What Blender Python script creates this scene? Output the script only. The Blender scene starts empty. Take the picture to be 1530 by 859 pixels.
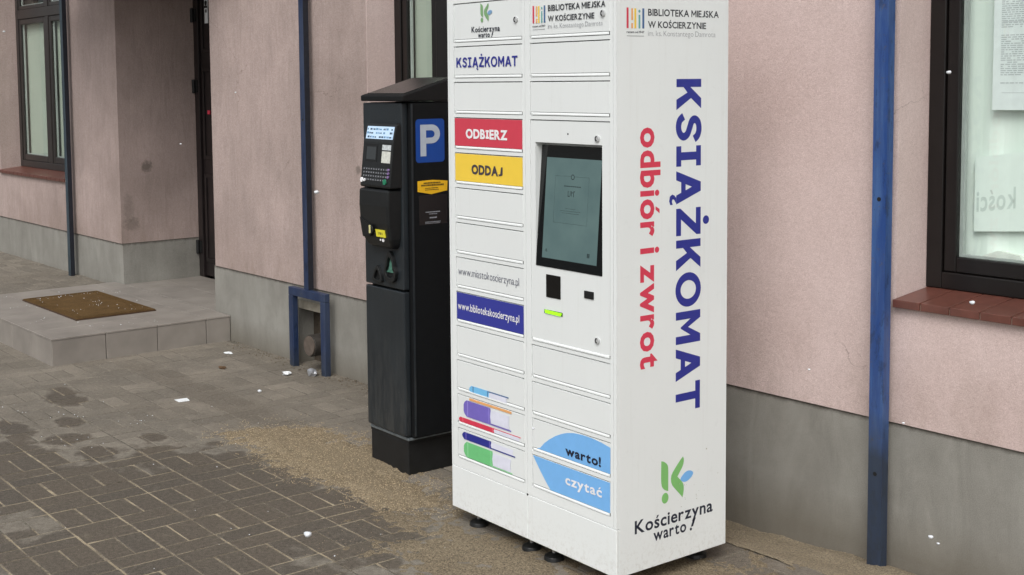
import bpy, bmesh, math, random
from mathutils import Vector, Matrix, noise

random.seed(7)
scene = bpy.context.scene
COL = scene.collection

# ------------------------------------------------------------------ camera, sky, sun, exposure
R_ = Vector((0.62296312, 0.78219238, -0.00959314))
U_ = Vector((-0.05529961, 0.05626858, 0.99688304))
F_ = Vector((-0.78029412, 0.62049087, -0.07830819))
cam_d = bpy.data.cameras.new("camera")
cam = bpy.data.objects.new("camera", cam_d)
COL.objects.link(cam)
cam_d.sensor_width = 36.0
cam_d.lens = 44.6005
cam_d.shift_x = 0.033515
cam_d.shift_y = -0.103198
cam_d.clip_start = 0.05
cam_d.clip_end = 500.0
mw = Matrix.Identity(4)
for i in range(3):
    mw[i][0] = R_[i]; mw[i][1] = U_[i]; mw[i][2] = -F_[i]
mw[0][3], mw[1][3], mw[2][3] = 0.0, 0.0, 1.62
cam.matrix_world = mw
scene.camera = cam

SUN_EL, SUN_AZ = 48.0, 143.0          # azimuth measured clockwise from +Y
world = bpy.data.worlds.new("World")
scene.world = world
world.use_nodes = True
wn = world.node_tree.nodes; wl = world.node_tree.links
bg = wn["Background"]
sky = wn.new("ShaderNodeTexSky")
sky.sky_type = 'NISHITA'
sky.sun_disc = False
sky.sun_elevation = math.radians(SUN_EL)
sky.sun_rotation = math.radians(SUN_AZ)
sky.air_density = 1.0; sky.dust_density = 4.0; sky.ozone_density = 1.0
hs = wn.new("ShaderNodeHueSaturation"); hs.inputs['Saturation'].default_value = 0.26
wl.new(sky.outputs[0], hs.inputs['Color']); wl.new(hs.outputs[0], bg.inputs['Color'])
bg.inputs['Strength'].default_value = 0.12

sun_d = bpy.data.lights.new("sun", 'SUN')
sun_d.energy = 1.3
sun_d.angle = math.radians(35)
sun_d.color = (1.0, 0.985, 0.96)
sun = bpy.data.objects.new("sun", sun_d)
COL.objects.link(sun)
az, el = math.radians(SUN_AZ), math.radians(SUN_EL)
to_sun = Vector((math.sin(az) * math.cos(el), math.cos(az) * math.cos(el), math.sin(el)))
sun.rotation_euler = to_sun.to_track_quat('Z', 'Y').to_euler()
sun.location = (0, -5, 12)

scene.view_settings.view_transform = 'Standard'
scene.view_settings.look = 'None'
scene.view_settings.exposure = 0.31
scene.view_settings.gamma = 1.0
scene.view_settings.use_curve_mapping = False

# ------------------------------------------------------------------ helpers
def L1(c):
    c = c / 255.0
    return c / 12.92 if c <= 0.04045 else ((c + 0.055) / 1.055) ** 2.4
def S(r, g, b): return (L1(r), L1(g), L1(b), 1.0)

def tag(o, label=None, cat=None, group=None, kind=None):
    if label: o['label'] = label
    if cat: o['category'] = cat
    if group: o['group'] = group
    if kind: o['kind'] = kind
    return o

def empty(name, loc=(0, 0, 0), rz=0.0, label=None, cat=None, group=None):
    o = bpy.data.objects.new(name, None)
    o.location = loc; o.rotation_euler = (0, 0, rz); o.empty_display_size = 0.1
    COL.objects.link(o)
    return tag(o, label, cat, group)

class MB:
    def __init__(s): s.v = []; s.f = []; s.m = []
    def add(s, vs, fs, mi=0):
        b = len(s.v); s.v += [tuple(v) for v in vs]
        s.f += [[b + i for i in f] for f in fs]; s.m += [mi] * len(fs); return s
    def box(s, x0, x1, y0, y1, z0, z1, mi=0):
        vs = [(x0,y0,z0),(x1,y0,z0),(x1,y1,z0),(x0,y1,z0),(x0,y0,z1),(x1,y0,z1),(x1,y1,z1),(x0,y1,z1)]
        return s.add(vs, [(0,3,2,1),(4,5,6,7),(0,1,5,4),(1,2,6,5),(2,3,7,6),(3,0,4,7)], mi)
    def chbox(s, x0, x1, y0, y1, z0, z1, c, mi=0):
        """box with chamfered top edges"""
        vs = [(x0,y0,z0),(x1,y0,z0),(x1,y1,z0),(x0,y1,z0),
              (x0,y0,z1-c),(x1,y0,z1-c),(x1,y1,z1-c),(x0,y1,z1-c),
              (x0+c,y0+c,z1),(x1-c,y0+c,z1),(x1-c,y1-c,z1),(x0+c,y1-c,z1)]
        fs = []
        for i in range(4):
            j = (i+1) % 4
            fs += [(i, j, 4+j, 4+i), (4+i, 4+j, 8+j, 8+i)]
        fs.append((8,9,10,11))
        return s.add(vs, fs, mi)
    def prism(s, poly, a0, a1, axis='x', mi=0):
        """poly: 2D points; axis x -> (y,z), y -> (x,z), z -> (x,y)"""
        n = len(poly)
        def P(q, a):
            return (a, q[0], q[1]) if axis == 'x' else ((q[0], a, q[1]) if axis == 'y' else (q[0], q[1], a))
        vs = [P(q, a0) for q in poly] + [P(q, a1) for q in poly]
        fs = [list(range(n))[::-1], list(range(n, 2*n))]
        fs += [(i, (i+1) % n, n + (i+1) % n, n + i) for i in range(n)]
        return s.add(vs, fs, mi)
    def cyl(s, c, r, h, axis='z', n=20, mi=0, r2=None):
        r2 = r if r2 is None else r2
        vs = []
        for k, (rr, t) in enumerate(((r, 0.0), (r2, h))):
            for i in range(n):
                a = 2*math.pi*i/n; p, q = rr*math.cos(a), rr*math.sin(a)
                vs.append((c[0]+p, c[1]+q, c[2]+t) if axis == 'z' else
                          ((c[0]+p, c[1]+t, c[2]+q) if axis == 'y' else (c[0]+t, c[1]+p, c[2]+q)))
        fs = [list(range(n))[::-1], list(range(n, 2*n))] + [(i, (i+1) % n, n+(i+1) % n, n+i) for i in range(n)]
        return s.add(vs, fs, mi)
    def obj(s, name, mats, parent=None, bevel=0.0, seg=2, smooth=False, label=None):
        me = bpy.data.meshes.new(name)
        me.from_pydata(s.v, [], s.f)
        if not isinstance(mats, (list, tuple)): mats = [mats]
        for m in mats: me.materials.append(m)
        me.polygons.foreach_set('material_index', s.m)
        me.update()
        bm = bmesh.new(); bm.from_mesh(me)
        bmesh.ops.recalc_face_normals(bm, faces=bm.faces); bm.to_mesh(me); bm.free()
        if smooth:
            for p in me.polygons: p.use_smooth = True
        o = bpy.data.objects.new(name, me)
        COL.objects.link(o)
        if parent is not None: o.parent = parent
        if bevel:
            b = o.modifiers.new('bevel', 'BEVEL'); b.width = bevel; b.segments = seg
            b.limit_method = 'ANGLE'; b.angle_limit = math.radians(35)
        if label: o['label'] = label
        return o

# ------------------------------------------------------------------ materials
class NT:
    def __init__(s, name):
        s.m = bpy.data.materials.new(name); s.m.use_nodes = True
        s.t = s.m.node_tree; s.n = s.t.nodes; s.l = s.t.links
        s.b = s.n['Principled BSDF']; s._pos = None
    def new(s, t, **k):
        n = s.n.new(t)
        for a, v in k.items(): setattr(n, a, v)
        return n
    def link(s, a, b): s.l.new(a, b)
    def setv(s, sock, v):
        if hasattr(v, 'links') or isinstance(v, bpy.types.NodeSocket): s.link(v, sock)
        else: sock.default_value = v
    def pos(s):
        if s._pos is None:
            g = s.new('ShaderNodeNewGeometry'); s._pos = g.outputs['Position']
        return s._pos
    def mapped(s, scale=(1,1,1), loc=(0,0,0), rot=(0,0,0), src=None):
        m = s.new('ShaderNodeMapping'); m.inputs['Scale'].default_value = scale
        m.inputs['Location'].default_value = loc; m.inputs['Rotation'].default_value = rot
        s.link(src if src is not None else s.pos(), m.inputs['Vector']); return m.outputs[0]
    def noise(s, scale=5, detail=4, rough=0.55, vec=None, dist=0.0):
        n = s.new('ShaderNodeTexNoise'); n.inputs['Scale'].default_value = scale
        n.inputs['Detail'].default_value = detail; n.inputs['Roughness'].default_value = rough
        n.inputs['Distortion'].default_value = dist
        s.link(vec if vec is not None else s.pos(), n.inputs['Vector']); return n.outputs['Fac']
    def ramp(s, fac, a, b, ca=(0,0,0,1), cb=(1,1,1,1)):
        r = s.new('ShaderNodeValToRGB'); r.color_ramp.elements[0].position = a; r.color_ramp.elements[1].position = b
        r.color_ramp.elements[0].color = ca; r.color_ramp.elements[1].color = cb
        s.link(fac, r.inputs['Fac']); return r.outputs['Color']
    def mix(s, fac, a, b, mode='MIX'):
        m = s.new('ShaderNodeMix'); m.data_type = 'RGBA'; m.blend_type = mode
        s.setv(m.inputs[0], fac); s.setv(m.inputs[6], a); s.setv(m.inputs[7], b); return m.outputs[2]
    def math(s, op, a, b=0.0, clamp=False):
        m = s.new('ShaderNodeMath'); m.operation = op; m.use_clamp = clamp
        s.setv(m.inputs[0], a); s.setv(m.inputs[1], b); return m.outputs[0]
    def bump(s, h, strength=0.3, dist=0.002, prev=None):
        b = s.new('ShaderNodeBump'); b.inputs['Strength'].default_value = strength
        b.inputs['Distance'].default_value = dist; s.link(h, b.inputs['Height'])
        if prev is not None: s.link(prev, b.inputs['Normal'])
        return b.outputs[0]
    def ell(s, c, r):
        """soft ellipse in world XY(Z): 1 in the middle, 0 at the rim, negative outside"""
        r = tuple(r) + ((1e4,) if len(r) == 2 else ())
        c = tuple(c) + ((0.0,) if len(c) == 2 else ())
        v = s.new('ShaderNodeVectorMath'); v.operation = 'SUBTRACT'; s.link(s.pos(), v.inputs[0]); v.inputs[1].default_value = c
        d = s.new('ShaderNodeVectorMath'); d.operation = 'DIVIDE'; s.link(v.outputs[0], d.inputs[0]); d.inputs[1].default_value = r
        l = s.new('ShaderNodeVectorMath'); l.operation = 'LENGTH'; s.link(d.outputs[0], l.inputs[0])
        return s.math('SUBTRACT', 1.0, l.outputs['Value'])
    def fin(s, color, rough=0.6, normal=None, metal=0.0, spec=None, coat=None):
        s.setv(s.b.inputs['Base Color'], color); s.setv(s.b.inputs['Roughness'], rough)
        s.b.inputs['Metallic'].default_value = metal
        if spec is not None: s.setv(s.b.inputs['Specular IOR Level'], spec)
        if normal is not None: s.link(normal, s.b.inputs['Normal'])
        return s.m

def flat(name, col, rough=0.5, metal=0.0, spec=0.5, var=0.06, scale=30, bump=0.0, bscale=300):
    t = NT(name)
    d = tuple(c * (1 - var) for c in col[:3]) + (1,); u = tuple(min(1, c * (1 + var)) for c in col[:3]) + (1,)
    c = t.ramp(t.noise(scale, 4), 0.3, 0.7, d, u)
    nrm = t.bump(t.noise(bscale, 2), bump, 0.0006) if bump else None
    return t.fin(c, rough, nrm, metal, spec)

def plaster(name, cols, streak=0.5, mott=.05, grain=.25):
    t = NT(name)
    A, B, C = cols
    n1 = t.noise(1.7, 5, 0.6)
    c = t.mix(t.ramp(n1, 0.35, 0.68), A, B)
    st = t.noise(1.0, 7, 0.72, t.mapped((17, 17, 3.0)), dist=1.2)
    c = t.mix(t.math('MULTIPLY', t.ramp(st, 0.45, 0.75), streak), c, C)
    g = t.noise(330, 4, 0.75)
    c = t.mix(grain, c, t.ramp(g, 0.36, 0.64, (0.15,0.12,0.11,1), (0.95,0.86,0.84,1)))
    g2 = t.noise(90, 4, 0.7)
    c = t.mix(mott, c, t.ramp(g2, 0.4, 0.6, (0.1,0.08,0.07,1), (0.9,0.8,0.78,1)))
    big = t.noise(0.8, 5, 0.62, t.mapped((1, 1, 1), (5, 1, 3)))
    c = t.mix(t.math('MULTIPLY', t.ramp(big, 0.46, 0.66), 0.30), c, C)
    vo = t.new('ShaderNodeTexVoronoi'); vo.feature = 'DISTANCE_TO_EDGE'; vo.inputs['Scale'].default_value = 1.3
    dv = t.new('ShaderNodeVectorMath'); dv.operation = 'ADD'; t.link(t.pos(), dv.inputs[0])
    nv = t.new('ShaderNodeTexNoise'); nv.inputs['Scale'].default_value = 6; nv.inputs['Detail'].default_value = 6; t.link(t.pos(), nv.inputs['Vector'])
    sc = t.new('ShaderNodeVectorMath'); sc.operation = 'SCALE'; sc.inputs['Scale'].default_value = .35; t.link(nv.outputs['Color'], sc.inputs[0])
    t.link(sc.outputs[0], dv.inputs[1]); t.link(dv.outputs[0], vo.inputs['Vector'])
    crk = t.math('SUBTRACT', 1.0, t.math('MULTIPLY', vo.outputs['Distance'], 260.0), clamp=True)
    crk = t.math('MULTIPLY', crk, t.ramp(t.noise(1.9, 3, .5, t.mapped((1, 1, 1), (2, 8, 1))), .56, .62))
    c = t.mix(t.math('MULTIPLY', crk, 0.5), c, S(96, 80, 72))
    # grime above the plinth and under sills
    z = t.new('ShaderNodeSeparateXYZ'); t.link(t.pos(), z.inputs[0])
    low = t.math('SUBTRACT', 1.0, t.math('MULTIPLY', t.math('SUBTRACT', z.outputs['Z'], 0.46), 3.2), clamp=True)
    gr = t.math('MULTIPLY', low, t.ramp(t.noise(6, 5, 0.7, t.mapped((1, 1, 0.5))), 0.4, 0.7))
    c = t.mix(t.math('MULTIPLY', gr, 0.45), c, S(128, 112, 98))
    # knocks and stains with their own shape
    for cc, rr, k in (((-8.885, 3.93, 1.02), (0.2, 0.05, 0.05), 1.2), ((-8.885, 3.80, 0.60), (0.2, 0.07, 0.06), 0.7), ((-8.885, 3.78, 0.72), (0.2, 0.05, 0.12), .5),
                      ((-5.70, 3.716, 1.16), (0.03, 0.3, 0.03), 1.0)):
        e = t.math('ADD', t.ell(cc, rr), t.math('MULTIPLY', t.math('SUBTRACT', t.noise(40, 3), 0.5), 1.2))
        c = t.mix(t.math('MULTIPLY', t.math('MULTIPLY', e, 2.0, clamp=True), 0.55 * k), c, S(84, 78, 70))
    nb = t.bump(g, 0.55, 0.0016)
    nb = t.bump(g2, 0.4, 0.004, nb)
    nb = t.bump(st, 0.35, 0.006, nb)
    return t.fin(c, 0.92, nb, spec=0.25)

def plinth_mat():
    t = NT('plinth_render')
    A = S(142, 140, 133); B = S(122, 119, 112); C = S(96, 93, 86)
    c = t.mix(t.ramp(t.noise(2.6, 6, 0.65), 0.35, 0.7), A, B)
    st = t.noise(1.0, 6, 0.7, t.mapped((6, 6, 1.6)), dist=.8)
    c = t.mix(t.math('MULTIPLY', t.ramp(st, 0.42, 0.72), 0.5), c, C)
    lt = t.noise(1.0, 5, 0.7, t.mapped((7, 7, 1.4), (4, 2, 1)), dist=.8)
    c = t.mix(t.math('MULTIPLY', t.ramp(lt, 0.55, 0.75), 0.35), c, S(160, 157, 148))
    g = t.noise(350, 3, 0.7)
    c = t.mix(0.12, c, t.ramp(g, 0.36, 0.64, (0.06,0.06,0.05,1), (0.8,0.8,0.75,1)))
    z = t.new('ShaderNodeSeparateXYZ'); t.link(t.pos(), z.inputs[0])
    low = t.math('SUBTRACT', 1.0, t.math('MULTIPLY', z.outputs['Z'], 6.0), clamp=True)
    c = t.mix(t.math('MULTIPLY', low, 0.55), c, S(92, 84, 70))
    rim = t.math('MULTIPLY', t.math('SUBTRACT', t.math('ADD', z.outputs['Z'], t.math('MULTIPLY', t.noise(30, 5, .7), .03)), .455), 60.0, clamp=True)
    c = t.mix(t.math('MULTIPLY', rim, .7), c, S(60, 54, 46))
    nb = t.bump(g, 0.35, 0.001); nb = t.bump(t.noise(14, 5), 0.3, 0.006, nb)
    return t.fin(c, 0.88, nb, spec=0.3)

WET = [((-4.50, 2.10), (0.80, 0.66)), ((-4.05, 1.85), (0.80, 0.66)), ((-5.10, 1.72), (0.55, 0.34)), ((-3.98, 2.34), (0.52, 0.46)), ((-4.6, 2.4), (.55, .36)),
       ((-5.18, 2.30), (0.14, 0.13)), ((-5.66, 2.08), (0.14, 0.10)), ((-5.35, 2.08), (0.16, 0.10)), ((-4.95, 2.55), (0.09, 0.07)),
       ((-3.92, 2.80), (0.10, 0.07)), ((-6.45, 2.35), (0.22, 0.10)), ((-6.0, 1.95), (0.20, 0.10)), ((-5.95, 2.2), (0.12, 0.08)), ((-5.0, 2.75), (.08, .05)), ((-5.45, 2.4), (.12, .06)), ((-5.6, 1.8), (0.25, 0.14)), ((-3.5, 2.36), (0.10, 0.07)), ((-4.72, 2.62), (0.10, 0.06))]
def wetness(t):
    w = None
    for c, r in WET:
        e = t.math('MULTIPLY', t.ell(c, r), max(1.0, min(1.0, r[0] * 2)) * (1.0 if r[0] > .3 else .9))
        w = e if w is None else t.math('MAXIMUM', w, e)
    n = t.noise(4.0, 6, 0.6)
    n2 = t.noise(17, 4, 0.6)
    w = t.math('ADD', w, t.math('MULTIPLY', t.math('SUBTRACT', n, 0.5), 1.7))
    w = t.math('ADD', w, t.math('MULTIPLY', t.math('SUBTRACT', n2, 0.5), 0.6))
    return w

def paver_mat(name, individual=True):
    t = NT(name)
    if individual:
        oi = t.new('ShaderNodeObjectInfo'); rnd = oi.outputs['Random']
    else:
        a = t.new('ShaderNodeAttribute'); a.attribute_name = 'rnd'; rnd = a.outputs['Fac']
    dry = t.mix(rnd, S(98, 92, 82), S(136, 128, 116))
    dry = t.mix(t.math('MULTIPLY', t.ramp(t.noise(2.6, 7, 0.7), 0.42, 0.62), 0.85), dry, S(92, 87, 79))
    dry = t.mix(t.math('MULTIPLY', t.ramp(t.noise(11, 6, 0.7), 0.5, 0.75), 0.45), dry, S(150, 144, 131))
    dry = t.mix(t.math('MULTIPLY', t.ramp(t.noise(0.9, 4, 0.6, t.mapped((1, 1, 1), (3, 7, 0))), 0.5, 0.65), 0.35), dry, S(82, 73, 62))
    band = t.ell((-5.9, 2.96), (1.5, .14))
    band = t.math('MULTIPLY', t.math('ADD', band, t.math('MULTIPLY', t.math('SUBTRACT', t.noise(5, 5, .7), .5), 1.4)), 2.2, clamp=True)
    dry = t.mix(t.math('MULTIPLY', band, .5), dry, S(72, 63, 52))
    wf = t.math('MULTIPLY', t.math('ADD', t.ell((-5.8, 3.72), (1.9, .32)), t.math('MULTIPLY', t.math('SUBTRACT', t.noise(8, 5, .7), .5), 1.2)), 1.6, clamp=True)
    dry = t.mix(t.math('MULTIPLY', wf, .5), dry, S(76, 68, 56))
    wf2 = t.math('MULTIPLY', t.math('ADD', t.ell((-2.75, 3.15), (.75, .30)), t.math('MULTIPLY', t.math('SUBTRACT', t.noise(9, 6, .75), .5), 1.6)), 2.0, clamp=True)
    dry = t.mix(t.math('MULTIPLY', wf2, .65), dry, S(66, 54, 42))
    wetc = t.mix(rnd, S(38, 29, 19), S(60, 48, 33))
    wetc = t.mix(t.math('MULTIPLY', t.ramp(t.noise(9, 5, 0.7), 0.45, 0.75), 0.5), wetc, S(40, 33, 25))
    w = t.math('ADD', wetness(t), t.math('MULTIPLY', t.math('SUBTRACT', rnd, 0.5), 0.5))
    wm = t.math('MULTIPLY', w, 6.0, clamp=True)
    c = t.mix(wm, dry, wetc)
    sm = t.ramp(t.noise(7, 6, .75, t.mapped((1, 1, 1), (1, 5, 2))), .60, .68)
    c = t.mix(t.math('MULTIPLY', t.math('MULTIPLY', sm, wm), .38), c, S(134, 124, 104))
    # pale dried salt rim near the wet edge
    rim = t.math('SUBTRACT', 1.0, t.math('MULTIPLY', t.math('ABSOLUTE', t.math('ADD', w, 0.10)), 9.0), clamp=True)
    c = t.mix(t.math('MULTIPLY', rim, 0.35), c, S(150, 144, 130))
    g = t.noise(260, 4, 0.75)
    c = t.mix(0.30, c, t.ramp(g, 0.38, 0.62, (0.03,0.03,0.025,1), (0.40,0.36,0.30,1)))
    g3 = t.noise(60, 5, 0.75)
    c = t.mix(0.16, c, t.ramp(g3, 0.38, 0.62, (0.02,0.018,0.014,1), (0.34,0.30,0.25,1)))
    # fine pale grit on the surface
    vor = t.noise(95, 3, 0.8)
    c = t.mix(t.math('MULTIPLY', t.ramp(vor, 0.66, 0.70), 0.45), c, S(196, 190, 176))
    nb = t.bump(g, 0.5, 0.0016); nb = t.bump(t.noise(30, 4), 0.35, 0.004, nb)
    rough = t.mix(wm, (0.93, 0.93, 0.93, 1), (0.62, 0.62, 0.62, 1))
    return t.fin(c, rough, nb, spec=0.3)

def joint_mat():
    t = NT('joint_fill')
    w = t.math('MULTIPLY', wetness(t), 5.0, clamp=True)
    dry = t.mix(t.ramp(t.noise(3.0, 5, .65), .42, .6), S(48, 42, 35), S(104, 96, 84))
    pale = t.mix(t.ramp(t.noise(5, 5, .7), .40, .6), S(168, 153, 124), S(104, 90, 70))
    brk = t.ramp(t.noise(3.4, 6, .75, t.mapped((1, 1, 1), (9, 2, 0))), .38, .50)
    pale = t.mix(brk, S(66, 56, 44), pale)
    c = t.mix(w, dry, pale)
    g = t.noise(300, 3, .7)
    c = t.mix(0.25, c, t.ramp(g, .38, .62, (0.03,0.03,0.02,1), (0.7,0.66,0.56,1)))
    return t.fin(c, 0.95, t.bump(g, 0.6, 0.002), spec=0.2)

def sand_mat(name, a, b, c_):
    t = NT(name)
    g = t.noise(170, 4, 0.8)
    c = t.mix(t.ramp(t.noise(5, 5, 0.6), 0.35, 0.65), a, b)
    c = t.mix(0.62, c, t.ramp(g, 0.38, 0.64, c_, S(176, 160, 132)))
    nb = t.bump(g, 0.9, 0.003)
    return t.fin(c, 0.95, nb, spec=0.2)

def painted(name, col, worn, rough=0.4, dirt_z=None):
    t = NT(name)
    c = t.mix(t.math('MULTIPLY', t.ramp(t.noise(1, 6, 0.7, t.mapped((30, 30, 3.0))), 0.42, 0.72), 0.7), col, worn)
    c = t.mix(t.math('MULTIPLY', t.ramp(t.noise(7, 6, 0.75, t.mapped((3, 3, 1))), 0.54, 0.60), 0.65), c, tuple(x * .35 for x in col[:3]) + (1,))
    rp_ = t.ramp(t.noise(38, 6, .8), .60, .66)
    c = t.mix(t.math('MULTIPLY', rp_, .55), c, S(84, 74, 68))
    c = t.mix(t.math('MULTIPLY', t.ramp(t.noise(1, 5, .7, t.mapped((8, 8, 1.4), (7, 3, 2))), .40, .70), .30), c, S(96, 104, 116))
    if dirt_z:
        z = t.new('ShaderNodeSeparateXYZ'); t.link(t.pos(), z.inputs[0])
        d = t.math('MULTIPLY', t.math('SUBTRACT', dirt_z, t.math('ADD', z.outputs['Z'], t.math('MULTIPLY', t.noise(9, 4), 0.2))), 6.0, clamp=True)
        c = t.mix(t.math('MULTIPLY', d, 0.85), c, S(46, 52, 58))
    nb = t.bump(t.noise(60, 4), 0.25, 0.002)
    return t.fin(c, rough, nb, spec=0.4)

def emit_mat(name, base, em, strength, rough=0.2):
    t = NT(name)
    t.b.inputs['Emission Color'].default_value = em; t.b.inputs['Emission Strength'].default_value = strength
    return t.fin(base, rough, spec=0.5)

def glass_mat():
    t = NT('window_glass')
    tr = t.new('ShaderNodeBsdfTransparent'); tr.inputs[0].default_value = (0.962, 0.988, 0.974, 1)
    gl = t.new('ShaderNodeBsdfGlossy'); gl.inputs['Roughness'].default_value = 0.02
    gl.inputs['Color'].default_value = (0.93, 1, 0.97, 1)
    fr = t.new('ShaderNodeFresnel'); fr.inputs['IOR'].default_value = 1.5
    mx = t.new('ShaderNodeMixShader')
    gn = t.new('ShaderNodeNewGeometry'); ff = t.math('SUBTRACT', 1.0, gn.outputs['Backfacing'])
    t.link(t.math('MULTIPLY', t.math('MULTIPLY', fr.outputs[0], ff), 0.9, clamp=True), mx.inputs[0]); t.link(tr.outputs[0], mx.inputs[1]); t.link(gl.outputs[0], mx.inputs[2])
    t.link(mx.outputs[0], t.n['Material Output'].inputs['Surface'])
    return t.m

def curtain_mat(name, a, b, scale):
    t = NT(name)
    c = t.mix(t.ramp(t.noise(1, 4, 0.5, t.mapped(scale)), 0.35, 0.65), a, b)
    return t.fin(c, 0.9, spec=0.1)

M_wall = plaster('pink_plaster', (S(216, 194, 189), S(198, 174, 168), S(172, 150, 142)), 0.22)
M_wall_l = plaster('pink_plaster_streaked_shaded', (S(176, 155, 148), S(152, 133, 125), S(116, 101, 93)), 0.50, .05, .20)  # streaked copy, darker and browner: weaker light at the left painted in
M_plinth = plinth_mat()
M_pav = paver_mat('concrete_paver'); M_pavj = paver_mat('concrete_paver_joined', False)
M_joint = joint_mat()
M_sand = sand_mat('tan_sand', S(136, 124, 104), S(114, 102, 84), S(60, 51, 40))
M_strip = sand_mat('grey_sand_strip', S(134, 126, 111), S(118, 111, 98), S(80, 72, 61))
M_dust = sand_mat('grey_sand', S(108, 98, 84), S(90, 81, 69), S(50, 43, 35))
def white_mat(name, col, rough):
    t = NT(name)
    c = t.mix(t.ramp(t.noise(3, 4), .3, .7), col, tuple(x * .965 for x in col[:3]) + (1,))
    st_ = t.noise(1, 5, .7, t.mapped((40, 40, 1.6)))
    c = t.mix(t.math('MULTIPLY', t.ramp(st_, .56, .74), .10), c, S(176, 172, 160))
    z = t.new('ShaderNodeSeparateXYZ'); t.link(t.pos(), z.inputs[0])
    low = t.math('SUBTRACT', 1.0, t.math('MULTIPLY', t.math('SUBTRACT', z.outputs['Z'], .055), 5.5), clamp=True)
    sp_ = t.ramp(t.noise(70, 4, .75), .50, .62)
    c = t.mix(t.math('MULTIPLY', t.math('MULTIPLY', t.math('MULTIPLY', low, low), sp_), .22), c, S(150, 140, 122))
    fp = t.ramp(t.noise(26, 4, .7), .60, .70)
    c = t.mix(t.math('MULTIPLY', fp, .05), c, S(150, 150, 146))
    r_ = t.mix(fp, (rough,) * 3 + (1,), (rough + .14,) * 3 + (1,))
    return t.fin(c, r_, t.bump(t.noise(700, 2), .1, .0006), spec=.5)
M_white = white_mat('white_powder_coat', S(232, 236, 235), .40)
M_white2 = white_mat('white_panel', S(229, 233, 232), .36)
M_gap = flat('seam_shadow_gap', S(120, 122, 120), 0.7)
M_black = flat('black_plastic', S(22, 24, 25), 0.38, var=0.2, bump=0.1)
M_blackm = flat('matt_black', S(16, 17, 18), 0.6, var=0.2)
def dusty_paint():
    t = NT('anthracite_paint')
    c = t.mix(t.ramp(t.noise(6, 5, .6), .3, .7), S(30, 35, 39), S(37, 43, 47))
    z = t.new('ShaderNodeSeparateXYZ'); t.link(t.pos(), z.inputs[0])
    low = t.math('SUBTRACT', 1.0, t.math('MULTIPLY', t.math('SUBTRACT', z.outputs['Z'], .15), 2.2), clamp=True)
    d = t.math('MULTIPLY', t.ramp(t.noise(1, 6, .75, t.mapped((45, 45, 6))), .45, .75), t.math('ADD', t.math('MULTIPLY', low, .28), .03))
    c = t.mix(d, c, S(112, 110, 104))
    spk = t.ramp(t.noise(120, 3, .8), .70, .73)
    c = t.mix(t.math('MULTIPLY', spk, .35), c, S(150, 150, 146))
    return t.fin(c, t.mix(d, (.38, .38, .38, 1), (.75, .75, .75, 1)), t.bump(t.noise(500, 2), .2, .0008))
M_anth = dusty_paint()
M_anth2 = flat('shaded_cabinet_paint', S(14, 16, 18), 0.75, var=0.15, spec=.2)  # cabinet colour taken near black to hold the shade beside the locker
M_base = flat('scuffed_black_base', S(15, 16, 17), 0.6, var=0.5, scale=14, bump=0.5, bscale=60)
M_galv = flat('galvanised_rim', S(120, 128, 132), 0.5, metal=0.3, var=0.25, scale=40)
M_chrome = flat('chrome', S(190, 192, 192), 0.3, metal=0.75, var=0.05)
M_blue = painted('worn_blue_paint', S(32, 66, 126), S(78, 112, 158), 0.45, 0.60)
M_blue_mid = painted('dusty_blue_paint', S(28, 43, 74), S(48, 64, 94), 0.5, 0.22)
M_dkblue = painted('dark_blue_green_paint', S(40, 58, 68), S(70, 84, 92), 0.4, 0.3)
M_frame = flat('dark_brown_window_frame', S(15, 12, 11), 0.34, var=0.2, scale=12)
M_frame2 = flat('grey_brown_window_frame', S(42, 38, 36), 0.35, var=0.15, scale=12)
M_door = flat('dark_door_paint', S(32, 26, 26), 0.4, var=0.3, scale=9)
M_glass = glass_mat()
M_spacer = flat('light_glazing_strip', S(168, 172, 170), 0.4)
M_tile = flat('red_sill_tile', S(98, 60, 51), 0.32, var=0.18, scale=25, bump=0.3, bscale=120)
M_grout = flat('pale_grout', S(170, 150, 136), 0.9)
M_step = flat('grey_stoneware_tile', S(136, 130, 123), 0.62, var=0.16, scale=5, bump=0.3, bscale=220)
M_stepj = flat('step_grout', S(44, 40, 36), 0.9)
M_mortar = flat('step_core_mortar', S(110, 104, 96), 0.9)
M_ink = flat('navy_ink', S(42, 48, 140), 0.45, var=0.04); M_inkd = flat('dark_ink', S(28, 34, 52), 0.45)
M_redink = flat('red_ink', S(214, 60, 84), 0.45, var=0.04); M_greenink = flat('green_ink', S(128, 190, 112), 0.45, var=.03)
M_blueink = flat('sky_blue_ink', S(122, 182, 238), 0.45, var=.03)
M_greyink = flat('grey_ink', S(150, 152, 156), 0.5); M_blk_ink = flat('black_ink', S(52, 54, 60), 0.5)
M_orange = flat('orange_ink', S(232, 170, 110), 0.5); M_yel = flat('yellow_ink', S(240, 205, 80), 0.45, var=.03)
M_teal = flat('teal_ink', S(110, 170, 168), 0.5); M_steel = flat('steel_blue_ink', S(74, 106, 150), 0.5)
M_whiteink = flat('white_ink', S(238, 238, 240), 0.45); M_purple = flat('purple_ink', S(118, 104, 190), 0.45)
M_purple2 = flat('light_purple_ink', S(150, 138, 214), 0.45); M_page = flat('page_ink', S(222, 224, 238), 0.5)
M_bookgreen = flat('book_green_ink', S(112, 196, 128), 0.45); M_bookgreen2 = flat('light_green_ink', S(150, 214, 160), 0.45)
M_cyan = flat('cyan_ink', S(120, 192, 236), 0.45); M_redlight = flat('light_red_ink', S(228, 106, 122), .45)
M_redpanel = flat('red_sticker', S(208, 66, 84), 0.42, var=.02); M_yelpanel = flat('yellow_sticker', S(243, 207, 72), 0.42, var=.02)
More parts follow.
